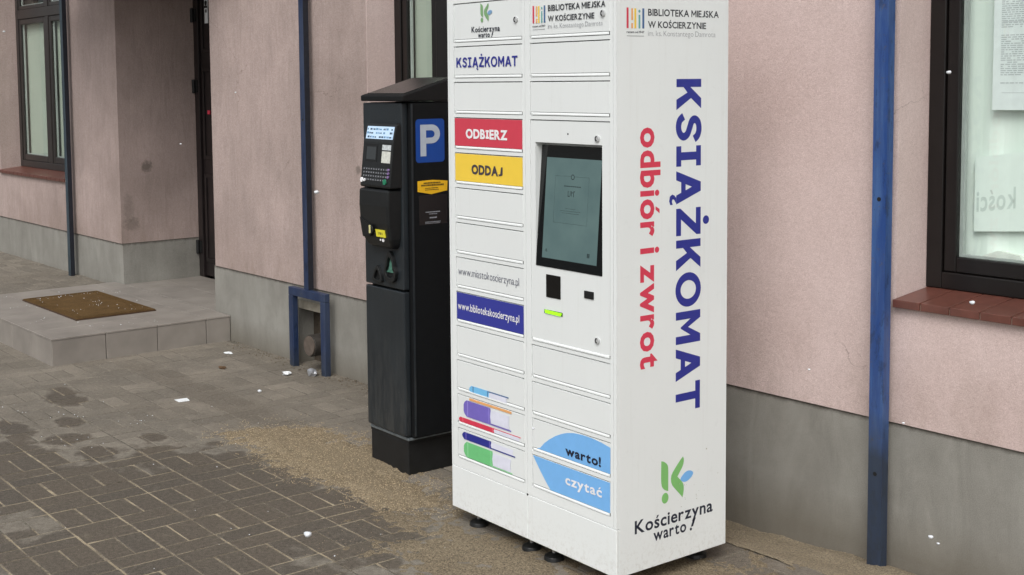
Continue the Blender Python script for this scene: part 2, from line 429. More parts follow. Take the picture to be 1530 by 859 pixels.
M_bluepanel = flat('blue_sticker', S(52, 58, 150), 0.42, var=.02)
M_psign = flat('parking_blue', S(8, 66, 148), 0.4, var=.05); M_pwhite = flat('reflective_grey_white', S(178, 188, 200), 0.4)
M_stick = flat('yellow_parking_sticker', S(236, 184, 30), 0.45)
M_paper = flat('white_paper', S(226, 230, 232), 0.8, var=.04)
M_snow = flat('snow', S(214, 218, 222), 0.7, var=.02)

# ------------------------------------------------------------------ lettering (flat print)
_gl = {}
def glyph(ch, off):
    k = (ch, off)
    if k in _gl: return _gl[k]
    base = {'Ą': 'A', 'Ż': 'Z', 'Ś': 'S', 'ś': 's', 'ć': 'c', 'ó': 'o', 'Ó': 'O'}.get(ch, ch)
    if ch == '¦':      # capital I with serifs
        w = 0.10 + 2 * off; W = 0.36
        vs, fs = [], []
        for x0, x1, y0, y1 in ((W/2 - w/2, W/2 + w/2, w * .9, 0.682 - w * .9), (0, W, 0, w * .9), (0, W, 0.682 - w * .9, 0.682)):
            b = len(vs); vs += [(x0, y0), (x1, y0), (x1, y1), (x0, y1)]; fs.append((b, b+1, b+2, b+3))
    else:
        c = bpy.data.curves.new('glyph', 'FONT'); c.body = base; c.size = 1.0; c.offset = off; c.resolution_u = 3
        o = bpy.data.objects.new('glyph', c); COL.objects.link(o)
        bpy.context.view_layer.update()
        dg = bpy.context.evaluated_depsgraph_get()
        me = o.evaluated_get(dg).to_mesh()
        vs = [(v.co.x, v.co.y) for v in me.vertices]; fs = [tuple(p.vertices) for p in me.polygons]
        o.evaluated_get(dg).to_mesh_clear()
        bpy.data.objects.remove(o); bpy.data.curves.remove(c)
        if base == 'M' :
            W, q = 0.86, 0.098 + 2 * off
            P = [(0, 0), (0, 1), (q * 1.05, 1), (W/2, .46), (W - q * 1.05, 1), (W, 1), (W, 0), (W - q, 0), (W - q, .66), (W/2 + .01, .20), (W/2 - .01, .20), (q, .66), (q, 0)]
            vs = [(x * .8, y * (.682 + 2 * off) - off) for x, y in P]; fs = [tuple(range(len(P)))]
        if ch == 'J':
            x1 = max(v[0] for v in vs); mn = min(v[1] for v in vs); mx = max(v[1] for v in vs)
            vs = [(x if y > .3 else (x - x1) * 1.5 + x1, (y - mn) / (mx - mn) * .69 - .01) for x, y in vs]
    if not vs:
        _gl[k] = ([], [], 0, 0); return _gl[k]
    x0 = min(v[0] for v in vs); x1 = max(v[0] for v in vs)
    if off > 0.001 and ch not in '¦M':
        g0 = glyph(ch if base == ch else base, 0.0) if ch != 'J' else None
        if g0: x0, x1 = max(x0, g0[2] - off), min(x1, g0[3] + off)
    cx = (x0 + x1) / 2
    w = 0.05 + off
    def poly(pts):
        b = len(vs); vs.extend(pts); fs.append(tuple(range(b, b + len(pts))))
    if ch == 'Ż': poly([(cx + (w*1.25)*math.cos(a*math.pi/8), 0.83 + w*1.25*math.sin(a*math.pi/8)) for a in range(16)])
    if ch == 'Ą':
        hx = x1 - 0.06
        poly([(hx-.02, 0.0), (hx+.05, 0.0), (hx-.01, -.07), (hx-.005, -.12), (hx+.05, -.13), (hx+.10, -.11), (hx+.10, -.17), (hx+.03, -.20), (hx-.06, -.17), (hx-.08, -.10), (hx-.06, -.04)])
    if ch in 'Śśćóó':
        yb = 0.75 if ch == 'Ś' else 0.53
        poly([(cx - .06, yb), (cx + .03, yb), (cx + .14, yb + .15), (cx + .02, yb + .15)])
    if ch == 'J' : pass
    _gl[k] = (vs, fs, x0, x1)
    return _gl[k]

TIGHT = {('A','T'): -.10, ('K','O'): -.04, ('Ą','Ż'): -.02, ('w','a'): -.02, ('T','E'): -.02, ('K','A'): -.03, ('z','y'): -.02, ('z','w'): -.01, ('w','r'): -.01}
def geo(ch, q):
    """wide geometric bold capital, height 1, stem q"""
    t = q * .88
    base = {'Ą': 'A', 'Ż': 'Z'}.get(ch, ch)
    if base == 'K':
        W = .86; P = [(0, 0), (q, 0), (q, .28), (.38, .44), (W - q * 1.28, 0), (W, 0), (.535, .585), (W - .03, 1), (W - .03 - q * 1.28, 1), (q, .56), (q, 1), (0, 1)]; F = [tuple(range(12))]
    elif base == 'Z':
        W = .77; P = [(0, 0), (W, 0), (W, t), (q * 1.38, t), (W, 1 - t * .85), (W, 1), (0, 1), (0, 1 - t), (W - q * 1.38, 1 - t), (0, t * .85)]; F = [tuple(range(10))]
    elif base == 'T':
        W = .81; P = [(0, 1 - t), (W/2 - q/2, 1 - t), (W/2 - q/2, 0), (W/2 + q/2, 0), (W/2 + q/2, 1 - t), (W, 1 - t), (W, 1), (0, 1)]; F = [tuple(range(8))]
    elif base == 'M':
        W = .92; P = [(0, 0), (0, 1), (q * 1.0, 1), (W/2, .50), (W - q * 1.0, 1), (W, 1), (W, 0), (W - q, 0), (W - q, .60), (W/2 + .02, .20), (W/2 - .02, .20), (q, .60), (q, 0)]; F = [tuple(range(13))]
    elif base == '¦':
        W = .57; P = [(0, 0), (W, 0), (W, t), (W/2 + q/2, t), (W/2 + q/2, 1 - t), (W, 1 - t), (W, 1), (0, 1), (0, 1 - t), (W/2 - q/2, 1 - t), (W/2 - q/2, t), (0, t)]; F = [tuple(range(12))]
    elif base == 'A':
        W = .93; a = q * 1.12; h = W/2 - q * .58; f = lambda y: a + h * y
        P = [(0, 0), (h, 1), (W - h, 1), (W, 0), (W - a, 0), (W - f(.20), .20), (W - f(.38), .38), (W/2, (W/2 - a) / h), (f(.38), .38), (f(.20), .20), (a, 0)]
        F = [(0, 1, 8, 9, 10), (1, 7, 8), (1, 2, 7), (2, 6, 7), (2, 3, 4, 5, 6), (5, 9, 8, 6)]
    elif base == 'O':
        W = .98; n = 40; P = []; F = []
        for i in range(n):
            c_, s_ = math.cos(2*math.pi*i/n), math.sin(2*math.pi*i/n)
            P += [(W/2 + W/2 * c_, .5 + .52 * s_), (W/2 + (W/2 - q) * c_, .5 + (.52 - q * .92) * s_)]
            j = (i + 1) % n; F.append((2*i, 2*j, 2*j+1, 2*i+1))
    elif base == 'S':
        W = .76; cl = [(.70, .72), (.60, .855), (.42, .915), (.23, .875), (.145, .745), (.20, .62), (.38, .535), (.56, .44), (.625, .285), (.54, .145), (.36, .085), (.17, .135), (.055, .29)]
        pp = []
        for i in range(len(cl) - 1):
            p0, p1, p2, p3 = cl[max(0, i-1)], cl[i], cl[i+1], cl[min(len(cl)-1, i+2)]
            for k in range(4):
                u = k / 4
                pp.append(tuple(.5*(2*p1[d]+(-p0[d]+p2[d])*u+(2*p0[d]-5*p1[d]+4*p2[d]-p3[d])*u*u+(-p0[d]+3*p1[d]-3*p2[d]+p3[d])*u**3) for d in (0, 1)))
        pp.append(cl[-1]); P = []; F = []; r_ = q * .48
        for i, p_ in enumerate(pp):
            a, b = pp[max(0, i-1)], pp[min(len(pp)-1, i+1)]; dx, dy = b[0]-a[0], b[1]-a[1]; l = math.hypot(dx, dy)
            P += [(p_[0] - dy/l*r_, p_[1] + dx/l*r_), (p_[0] + dy/l*r_, p_[1] - dx/l*r_)]
            if i: F.append((2*i-2, 2*i, 2*i+1, 2*i-1))
    if ch == 'Ż': b = len(P); P += [(W/2 + q*.55*math.cos(k*math.pi/8), 1.22 + q*.58*math.sin(k*math.pi/8)) for k in range(16)]; F.append(tuple(range(b, b + 16)))
    if ch == 'Ą':
        b = len(P); x = W - q * .75
        P += [(x - .02, -.004), (x + q * .62, -.004), (x + .02, -.09), (x + .02, -.15), (x + .08, -.17), (x + .17, -.14), (x + .17, -.24), (x + .06, -.28), (x - .07, -.25), (x - .12, -.16), (x - .09, -.07)]; F.append(tuple(range(b, b + 11)))
    return P, F, 0.0, W
def word_geo(body, q, gap):
    x = 0.0; V, Fc = [], []; prev = ''
    for ch in body:
        vs, fs, x0, x1 = geo(ch, q)
        if prev + ch in ('AT', 'KO'): x -= .05
        b = len(V); V += [(v[0] + x, v[1]) for v in vs]; Fc += [tuple(b + i for i in f) for f in fs]
        x += x1 + gap; prev = ch
    return V, Fc, x - gap
def word(body, off=0.02, gap=0.085):
    x = 0.0; V, Fc = [], []; prev = None
    for ch in body:
        if ch == ' ': x += 0.24; prev = None; continue
        vs, fs, x0, x1 = glyph(ch, off)
        x += TIGHT.get((prev, ch), 0.0) if prev else 0.0
        b = len(V); V += [(v[0] - x0 + x, v[1]) for v in vs]; Fc += [tuple(b + i for i in f) for f in fs]
        x += x1 - x0 + gap; prev = ch
    return V, Fc, x - gap

class Print:
    """collects flat shapes laid on a plane; map2 turns plane (a,b) into local xyz"""
    def __init__(s, map2): s.map2 = map2; s.mb = MB(); s.lift = 0.0
    def P(s, a, b, d): return s.map2(a, b, d)
    def text(s, body, a0, a1, base, cap, off=0.02, gap=0.085, mi=0, d=0.0):
        V, Fc, w = word(body, off, gap); sx = (a1 - a0) / w; sy = cap / (0.682 + 2 * off)
        s.mb.add([s.P(a0 + v[0] * sx, base + (v[1] + off) * sy, d) for v in V], Fc, mi)
    def geotext(s, body, a0, a1, base, cap, q=.23, gap=.12, mi=0, d=0.0):
        V, Fc, w = word_geo(body, q, gap); sx = (a1 - a0) / w
        s.mb.add([s.P(a0 + v[0] * sx, base + v[1] * cap, d) for v in V], Fc, mi)
    def poly(s, pts, mi=0, d=0.0): s.mb.add([s.P(a, b, d) for a, b in pts], [tuple(range(len(pts)))], mi)
    def rect(s, a0, a1, b0, b1, mi=0, d=0.0): s.poly([(a0, b0), (a1, b0), (a1, b1), (a0, b1)], mi, d)
    def disc(s, a, b, r, mi=0, d=0.0, ry=None, n=20):
        s.poly([(a + r * math.cos(2*math.pi*i/n), b + (ry or r) * math.sin(2*math.pi*i/n)) for i in range(n)], mi, d)
    def obj(s, name, mats, parent, label=None):
        # no normal recalculation: flat print
        me = bpy.data.meshes.new(name); me.from_pydata(s.mb.v, [], s.mb.f)
        for m in (mats if isinstance(mats, (list, tuple)) else [mats]): me.materials.append(m)
        me.polygons.foreach_set('material_index', s.mb.m); me.update()
        o = bpy.data.objects.new(name, me); COL.objects.link(o); o.parent = parent
        if label: o['label'] = label
        return o

def smooth_poly(pts, n=5):
    out = []; N = len(pts)
    for i in range(N):
        p0, p1, p2, p3 = pts[i-1], pts[i], pts[(i+1) % N], pts[(i+2) % N]
        if len(p1) > 2 and len(p2) > 2: out.append(p1[:2]); continue
        for k in range(n):
            t = k / n
            def cr(a, b, c, d): return 0.5*((2*b)+(-a+c)*t+(2*a-5*b+4*c-d)*t*t+(-a+3*b-3*c+d)*t**3)
            q0 = p1 if len(p1) > 2 else p0; q3 = p2 if len(p2) > 2 else p3
            out.append((cr(q0[0], p1[0], p2[0], q3[0]), cr(q0[1], p1[1], p2[1], q3[1])))
    return out

def to_px(p):
    d = Vector(p) - Vector((0, 0, 1.62)); z = d.dot(F_)
    if z < 0.3: return (-1e5, -1e5, z)
    return (713.72 + 1895.5 * d.dot(R_) / z, 271.6 - 1895.5 * d.dot(U_) / z, z)

# ================================================================== SETTING: ground
STEP_X0, STEP_X1, STEP_Y = -9.04, -7.215, 2.575
pav = MB()
pav.box(-20, 8, -2.5, 3.41, -0.10, -0.0020)
pav.box(-20, -3.62, 3.41, 3.80, -0.10, -0.0020)
pavement = tag(pav.obj('pavement', M_joint), kind='structure')
rd = MB(); rd.box(-150, 150, -150, 5.0, -0.5, -0.13)
M_asph = flat('asphalt', S(70, 70, 70), 0.9, var=.2, scale=8)
tag(rd.obj('road', M_asph), kind='structure')
kb = MB()
for i in range(28): kb.box(-20 + i, -20 + i + .992, -2.65, -2.505, -0.3, 0.0)
tag(kb.obj('kerb', flat('kerb_concrete', S(140, 136, 128), .9)), kind='structure')

GR = -0.018; gc, gs = math.cos(GR), math.sin(GR)
def gw(a, b): return (-4.30 + a * gc - b * gs, 2.036 + a * gs + b * gc)
J = 0.0038
def brick_mesh(w, l):
    m = MB(); m.chbox(-w/2 + J, w/2 - J, -l/2 + J, l/2 - J, -0.012, 0.0, 0.0016)
    me = bpy.data.meshes.new('paver'); me.from_pydata(m.v, [], m.f); me.materials.append(M_pav); me.update()
    return me
bm_long, bm_cross = brick_mesh(.2, .1), brick_mesh(.1, .2)
bricks = []
for i in range(-38, 22):
    for k in range(-23, 10):
        a, b = i * .4, k * .2
        for (da, db, kd) in ((.1, .05, 0), (.1, .15, 0), (.25, .1, 1), (.35, .1, 1)):
            x, y = gw(a + da, b + db)
            if y > 3.78 or (y > 3.37 and x > -3.66) or x < -13 or x > 3: continue
            if STEP_X0 + .12 < x < STEP_X1 - .12 and y > STEP_Y + .12: continue
            if x < STEP_X0 + .12 and y > STEP_Y + .12: continue
            u, v, z = to_px((x, y, 0))
            vis = -30 < u < 1560 and v < 885 and z > .3
            if vis:
                if 690 < u < 1080 and v < 770 + (u - 690) * .30: vis = False
                if 556 < u < 672 and v < 690: vis = False
                if u > 1240 and v < 840: vis = False
            bricks.append((z if vis else 1e3 + abs(z), x, y, kd))
bricks.sort()
joined = MB(); jr = []
rr = random.Random(3)
for n, (z, x, y, kd) in enumerate(bricks):
    dz = rr.uniform(-.0006, .0007)
    tx, ty = rr.gauss(0, .003), rr.gauss(0, .003)
    if n < 290:
        o = bpy.data.objects.new('paver', bm_cross if kd else bm_long)
        o.location = (x + rr.gauss(0, .0012), y + rr.gauss(0, .0012), dz); o.rotation_euler = (tx, ty, GR + rr.gauss(0, .010)); COL.objects.link(o); o.parent = pavement
    else:
        w, l = (.1, .2) if kd else (.2, .1)
        b0 = len(joined.v); joined.chbox(-w/2 + J, w/2 - J, -l/2 + J, l/2 - J, -0.012, 0.0, 0.0016)
        rz = GR + rr.gauss(0, .010); c_, s_ = math.cos(rz), math.sin(rz)
        for q in range(b0, len(joined.v)):
            px, py, pz = joined.v[q]
            joined.v[q] = (x + px * c_ - py * s_, y + px * s_ + py * c_, pz + dz + tx * py - ty * px)
        jr += [rr.random()] * 12
jo = joined.obj('paver', M_pavj, pavement); jo['kind'] = 'stuff'
at = jo.data.attributes.new('rnd', 'FLOAT', 'POINT'); at.data.foreach_set('value', jr)

# raised paving left of the doorstep
rp = MB(); rp.box(-14, STEP_X0 - .002, STEP_Y, 3.80, -0.05, 0.1255)
raised = tag(rp.obj('raised_pavement', M_joint), kind='structure')
rj = MB(); jr = []
y = STEP_Y; row = 0
while y < 3.72:
    x = STEP_X0 - .004 - (row % 2) * .1
    while x > -13.9:
        dz = rr.uniform(-.002, .002); l = .2
        rj.chbox(x - l + .006, min(x, STEP_X0 - .004), y, y + .094, .115, .13 + dz, .0025); jr += [rr.random()] * 12
        x -= l
    y += .1; row += 1
ro = rj.obj('paver', M_pavj, raised); ro['kind'] = 'stuff'
at = ro.data.attributes.new('rnd', 'FLOAT', 'POINT'); at.data.foreach_set('value', jr)

# sand and grit: height sheets lying on the pavers
def height_sheet(name, x0, x1, y0, y1, res, hf, mat, cut=-0.004, label=None):
    nx, ny = int((x1 - x0) / res), int((y1 - y0) / res); vs = []; hs_ = []
    for j in range(ny + 1):
        for i in range(nx + 1):
            X, Y = x0 + i * res, y0 + j * res; h = hf(X, Y); hs_.append(h); vs.append((X, Y, h))
    fs = []
    for j in range(ny):
        for i in range(nx):
            a = j * (nx + 1) + i; q = (a, a + 1, a + nx + 2, a + nx + 1)
            if max(hs_[k] for k in q) > cut: fs.append(q)
    used_ = sorted({k for f in fs for k in f}); ix = {k: n for n, k in enumerate(used_)}
    me = bpy.data.meshes.new(name); me.from_pydata([vs[k] for k in used_], [], [tuple(ix[k] for k in f) for f in fs])
    me.materials.append(mat)
    for p_ in me.polygons: p_.use_smooth = True
    o = bpy.data.objects.new(name, me); COL.objects.link(o); o['kind'] = 'stuff'
    if label: o['label'] = label
    return o
def el2(x, y, cx, cy, rx, ry): return 1 - math.hypot((x - cx) / rx, (y - cy) / ry)
def fn(x, y, s, o_=0.0): return noise.noise(Vector((x * s + o_, y * s - o_, o_)))
def h_sand(x, y):
    e = max(el2(x, y, -4.80, 2.86, .46, .25), el2(x, y, -4.22, 2.79, .38, .15), el2(x, y, -4.50, 2.88, .40, .22))
    e += fn(x, y, 4.5, 1.3) * .40 + fn(x, y, 14, 4.1) * .35 + fn(x, y, 33, 9.1) * .40
    return min(.012, max(-.008, e * .022)) + fn(x, y, 70, 2) * .0012
height_sheet('sand', -5.6, -3.6, 2.4, 3.45, .0085, h_sand, M_sand, -0.001, 'patch of tan sand spread over the pavers round the foot of the parking meter')
def h_dust(x, y):
    e = max(el2(x, y, -3.30, 2.72, .62, .45), el2(x, y, -2.75, 3.05, .60, .42), el2(x, y, -3.6, 3.1, .5, .3), el2(x, y, -3.72, 2.62, .25, .14))
    e += fn(x, y, 5, 7.3) * .55 + fn(x, y, 15, 3.1) * .5 + fn(x, y, 38, 1.1) * .45 - .40
    return min(.004, max(-.008, e * .012)) + fn(x, y, 80, 5) * .0009
height_sheet('grit', -4.2, -1.6, 2.1, 3.41, .0085, h_dust, M_dust, -0.001, 'thin grey grit lying over the pavers under and beside the book locker')
def h_strip(x, y):
    t = min(1, max(0, (y - 3.385) / .32)); k = min(1, max(0, (-2.45 - x) / .7))
    z = (.003 + .004 * fn(x, y, 12, 4)) * (1 - t) + t * (-.046 - .034 * k) + fn(x, y, 9, 2) * .008 + fn(x, y, 40, 6) * .003
    z += max(0, el2(x, y, -2.62, 3.63, .16, .09)) * .02 + max(0, el2(x, y, -2.35, 3.66, .22, .09)) * .02
    return z
height_sheet('sand_strip', -3.64, 3.0, 3.372, 3.76, .012, h_strip, M_strip, -9, 'sunken strip of grey sand along the foot of the wall')

def scatter(name, n, area, hf, mat, size, seed, label, keep=lambda x, y: True):
    r = random.Random(seed); m = MB(); k = 0
    while k < n:
        x = r.uniform(area[0], area[1]); y_ = r.uniform(area[2], area[3])
        if not keep(x, y_): n -= 0.2; continue
        k += 1; s = r.uniform(*size); z = hf(x, y_) + s * .3; a = r.random() * 3
        ca, sa = math.cos(a) * s, math.sin(a) * s
        m.add([(x+ca, y_+sa, z), (x-sa*.8, y_+ca*.8, z), (x-ca, y_-sa, z), (x+sa*.8, y_-ca*.8, z), (x, y_, z + s*.8)],
              [(0,1,4), (1,2,4), (2,3,4), (3,0,4)])
    o = m.obj(name, mat); o['kind'] = 'stuff'; o['label'] = label; return o
M_grain = flat('sand_grain', S(168, 150, 120), .9, var=.35, scale=160)
M_grainp = flat('pale_grit_grain', S(128, 116, 98), .9, var=.4, scale=160)
scatter('sand_grains', 8000, (-5.5, -3.6, 2.35, 3.4), lambda x, y: max(0, h_sand(x, y)), M_grain, (.0012, .003), 5,
        'loose tan grains of sand round the parking meter', lambda x, y: h_sand(x, y) > -.0070)
scatter('grit_grains', 3200, (-4.1, -1.9, 2.1, 3.4), lambda x, y: max(0, h_dust(x, y)), M_grainp, (.0012, .0032), 6,
        'loose pale grit strewn on the pavers beside the book locker', lambda x, y: h_dust(x, y) > -.006)
scatter('wall_grit', 1500, (-3.0, -1.6, 3.41, 3.70), h_strip, M_grainp, (.0012, .0035), 8, 'small pale stones in the sand strip by the wall')
scatter('snow_crumbs', 80, (-8.6, -7.75, 2.95, 3.40), lambda x, y: .174, M_snow, (.0015, .0045), 9, 'crumbs of snow on the brown doormat',
        lambda x, y: fn(x, y, 6, 3) > .08)
scatter('snow_specks', 90, (-7.2, -5.3, 1.75, 2.5), lambda x, y: .001, M_snow, (.0015, .004), 10, 'specks of snow on the dry pavers at the left',
        lambda x, y: fn(x, y, 5, 8) > .22)
scatter('snow_dust', 55, (-6.0, -3.4, 1.4, 3.2), lambda x, y: .002, M_snow, (.001, .0035), 11, 'sparse white specks of snow over the wet pavers')
scatter('snow_grains', 110, (-8.9, -7.3, 2.6, 3.6), lambda x, y: .161, M_snow, (.0015, .005), 12, 'specks of snow on the grey doorstep tiles',
        lambda x, y: fn(x, y, 4, 2) > .1)
scatter('wall_foot_debris', 420, (-7.1, -4.4, 3.60, 3.715), lambda x, y: .0, flat('dark_debris', S(92, 82, 68), .9, var=.5, scale=60), (.002, .007), 13,
        'dark crumbs of debris along the wall foot')

# ================================================================== BUILDING
Y0 = 3.716
bld = empty('townhouse', (-5, Y0, 0), 0, 'pink rendered townhouse wall with grey plinth, dark windows and a recessed door', 'building')
def P_(o): o.parent = bld; o.matrix_parent_inverse = Matrix.Translation((5, -Y0, 0)); return o
DX0, DX1 = -8.885, -7.392
WINS = [(-11.52, -9.93), (-5.595, -4.15), (-2.425, -0.85)]
ZS, ZT, ZTOP = 0.875, 2.75, 3.5
def wall_boxes(lo, hi, z0, zs, zt, y0, y1, openings):
    m = MB(); x = lo
    for (a, b, s0, s1) in openings:
        m.box(x, a, y0, y1, z0, zs)
        if s0 > z0: m.box(a, b, y0, y1, z0, s0)
        if s1 < zs: m.box(a, b, y0, y1, s1, zs)
        x = b
    m.box(x, hi, y0, y1, z0, zs); return m
m = wall_boxes(-16, -5.60, 0.46, ZTOP, 0, Y0, 4.06, [(WINS[0][0], WINS[0][1], ZS, ZT), (DX0, DX1, 0.46, 2.44)])  # door head, out of view, set low to darken the recess
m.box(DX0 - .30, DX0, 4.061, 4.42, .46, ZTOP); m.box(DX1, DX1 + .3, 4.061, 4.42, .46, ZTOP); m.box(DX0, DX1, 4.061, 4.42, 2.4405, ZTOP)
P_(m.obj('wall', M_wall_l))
m = MB()
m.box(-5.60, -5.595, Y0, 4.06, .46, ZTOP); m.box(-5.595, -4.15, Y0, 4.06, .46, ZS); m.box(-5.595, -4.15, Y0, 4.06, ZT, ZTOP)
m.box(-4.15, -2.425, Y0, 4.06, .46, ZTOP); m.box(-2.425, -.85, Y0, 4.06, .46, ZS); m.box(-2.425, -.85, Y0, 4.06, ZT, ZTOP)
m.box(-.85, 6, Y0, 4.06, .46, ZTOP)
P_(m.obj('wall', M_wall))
pl = MB(); PY = Y0 + .007
pl.box(-16, DX0 + .004, PY, 4.05, -.2, .458); pl.box(DX0 - .3, DX0 + .004, 4.0502, 4.42, -.2, .458)
pl.box(DX1 - .028, -6.372, PY, 4.05, -.2, .458); pl.box(DX1 - .028, DX1 + .3, 4.0502, 4.42, -.2, .458)
pl.box(-6.372, -6.128, PY, 4.05, .373, .458); pl.box(-6.128, 6, PY, 4.05, -.2, .458)
P_(pl.obj('plinth', M_plinth))
pb = MB(); pb.box(-6.372, -6.128, Y0 + .012, 3.80, .322, .3725)
P_(pb.obj('lintel', flat('pale_lintel', S(150, 144, 130), .9, var=.15)))
pb = MB(); pb.box(-6.372, -6.128, Y0 + .11, 3.99, -.05, .3215)
P_(pb.obj('vent_recess', flat('dark_recess_brick', S(66, 58, 48), .95, var=.4, scale=30, bump=.5, bscale=40)))
pipe = MB(); pipe.cyl((-6.108, 3.64, .150), .062, .19, 'y', 28)
pp_ = P_(pipe.obj('vent_pipe', flat('dark_pipe', S(50, 46, 42), .6, var=.3), bevel=.003))
pc = MB(); pc.cyl((-6.108, 3.632, .150), .055, .008, 'y', 28); pc.obj('cap', flat('brown_grey_cap', S(92, 82, 74), .6, var=.25, scale=40), pp_)
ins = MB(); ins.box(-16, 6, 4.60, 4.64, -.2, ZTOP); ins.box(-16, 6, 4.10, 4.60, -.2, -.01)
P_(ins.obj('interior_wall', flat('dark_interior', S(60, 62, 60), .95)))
rf = MB(); rf.box(-16.2, 6.2, 3.50, 6.5, ZTOP + .001, ZTOP + .18)
P_(rf.obj('added_sky_block_eaves', flat('added_eaves_board', S(110, 96, 86), .8), bevel=.01))  # unseen roof slab and overhang, added to hold back sky light

cn = MB(); cn.box(-9.35, -6.95, 2.75, Y0 - .001, 2.72, 2.84)
P_(cn.obj('added_shade_canopy', flat('shade_canopy_board', S(120, 108, 98), .8), bevel=.006))  # canopy above the view, added to darken the door recess and step

M_blind = curtain_mat('pale_green_grey_blind', S(178, 183, 172), S(168, 174, 163), (1, 1, 1))
M_curt = curtain_mat('mint_white_curtain', S(240, 247, 242), S(228, 238, 231), (12, 12, .6))
def window(x0, x1, mull, transom, frame_mat, sill=True):
    YF = 3.890
    m = MB(); zb = ZS + .03; fw = .06
    m.box(x0 + .001, x0 + fw, YF, YF + .07, zb, ZT - .001); m.box(x1 - fw, x1 - .001, YF, YF + .07, zb, ZT - .001)
    m.box(x0 + fw, x1 - fw, YF, YF + .07, zb, zb + .058); m.box(x0 + fw, x1 - fw, YF, YF + .07, ZT - .06, ZT - .001)
    m.box(mull[0], mull[1], YF + .001, YF + .069, zb + .058, transom[0]); m.box(x0 + fw, x1 - fw, YF, YF + .07, transom[0], transom[1])
    m.box(mull[0], mull[1], YF + .001, YF + .069, transom[1], ZT - .06)
    w = P_(m.obj('window', frame_mat, bevel=.004))
    for (a, b, z0, z1, st) in ((x0 + fw + .001, mull[0] - .001, zb + .0585, transom[0] - .001, .047), (mull[1] + .001, x1 - fw - .001, zb + .0585, transom[0] - .001, .047),
                           (x0 + fw + .001, mull[0] - .001, transom[1] + .001, ZT - .061, .03), (mull[1] + .001, x1 - fw - .001, transom[1] + .001, ZT - .061, .03)):
        if b - a < .12: continue
        st = min(st, (b - a) * .28); y0, y1 = YF + .008, YF + .062; s = MB()
        s.box(a, a + st, y0, y1, z0, z1); s.box(b - st, b, y0, y1, z0, z1); s.box(a + st, b - st, y0, y1, z0, z0 + st * 1.15); s.box(a + st, b - st, y0, y1, z1 - st, z1)
        s.obj('sash', frame_mat, w, bevel=.005)
        g = MB(); g.box(a + st, b - st, YF + .020, YF + .024, z0 + st * 1.15, z1 - st); g.obj('pane', M_glass, w)
        q = MB(); q.box(a + st, a + st + .012, YF + .028, YF + .04, z0 + st*1.15, z1 - st); q.box(a + st + .012, b - st, YF + .028, YF + .04, z0 + st*1.15, z0 + st*1.15 + .008)
        q.obj('glazing_strip', M_spacer, w)
    # red sill tiles
    n = int(round((x1 - x0) / .1025)); pw = (x1 - x0) / n; t = MB(); t.prism([(3.700, ZS - .016), (YF + .03, ZS + .005), (YF + .03, ZS + .026), (3.700, ZS + .002)], x0 + .002, x1 - .002, 'x')
    t.obj('sill_bed', M_grout, w)
    tm = None
    for i in range(n):
        if tm is None:
            t = MB(); t.prism([(3.692, ZS - .018), (3.699, ZS - .018), (3.699, ZS - .001), (YF + .02, ZS + .022), (YF + .02, ZS + .031), (3.692, ZS + .008)], .0022, pw - .0022, 'x')
            o = t.obj('sill_tile', M_tile, w, bevel=.002); tm = o; o.location.x = x0
        else:
            o = tm.copy(); COL.objects.link(o); o.parent = w; o.location.x = x0 + i * pw
    return w
wl_ = window(*WINS[0], (-10.80, -10.72), (2.215, 2.295), M_frame2)
wm_ = window(*WINS[1], (-5.225, -5.10), (2.215, 2.295), M_frame)
wr_ = window(*WINS[2], (-1.66, -1.58), (2.215, 2.295), M_frame)
def blind(x0, x1, y, z0, z1, mat, name, label, cat, wave=0.0):
    n = 60; vs = []; fs = []
    for i in range(n + 1):
        x = x0 + (x1 - x0) * i / n; yy = y + wave * math.sin(i * 1.7) * (0.6 + .4 * math.sin(i * .37))
        vs += [(x, yy, z0), (x, yy, z1), (x, yy + .003, z0), (x, yy + .003, z1)]
    for i in range(n):
        a, b = 4 * i, 4 * i + 4; fs += [(a, b, b+1, a+1), (a+2, a+3, b+3, b+2), (a, a+2, b+2, b), (a+1, b+1, b+3, a+3)]
    fs += [(0, 1, 3, 2), (4*n, 4*n+2, 4*n+3, 4*n+1)]
    m = MB(); m.add(vs, fs); o = m.obj(name, mat, smooth=False); return tag(o, label, cat)
blind(-11.5, -9.95, 3.955, .92, 2.24, M_blind, 'window_blind', 'pale green-grey blind behind the far left window panes', 'blind')
blind(-5.58, -4.17, 3.955, .92, 2.7, M_blind, 'window_blind', 'pale green-grey blind in the window behind the parking meter', 'blind')
blind(-2.41, -.87, 3.988, .93, 2.7, M_curt, 'curtain', 'thin white-green curtain behind the right window', 'curtain', .002)

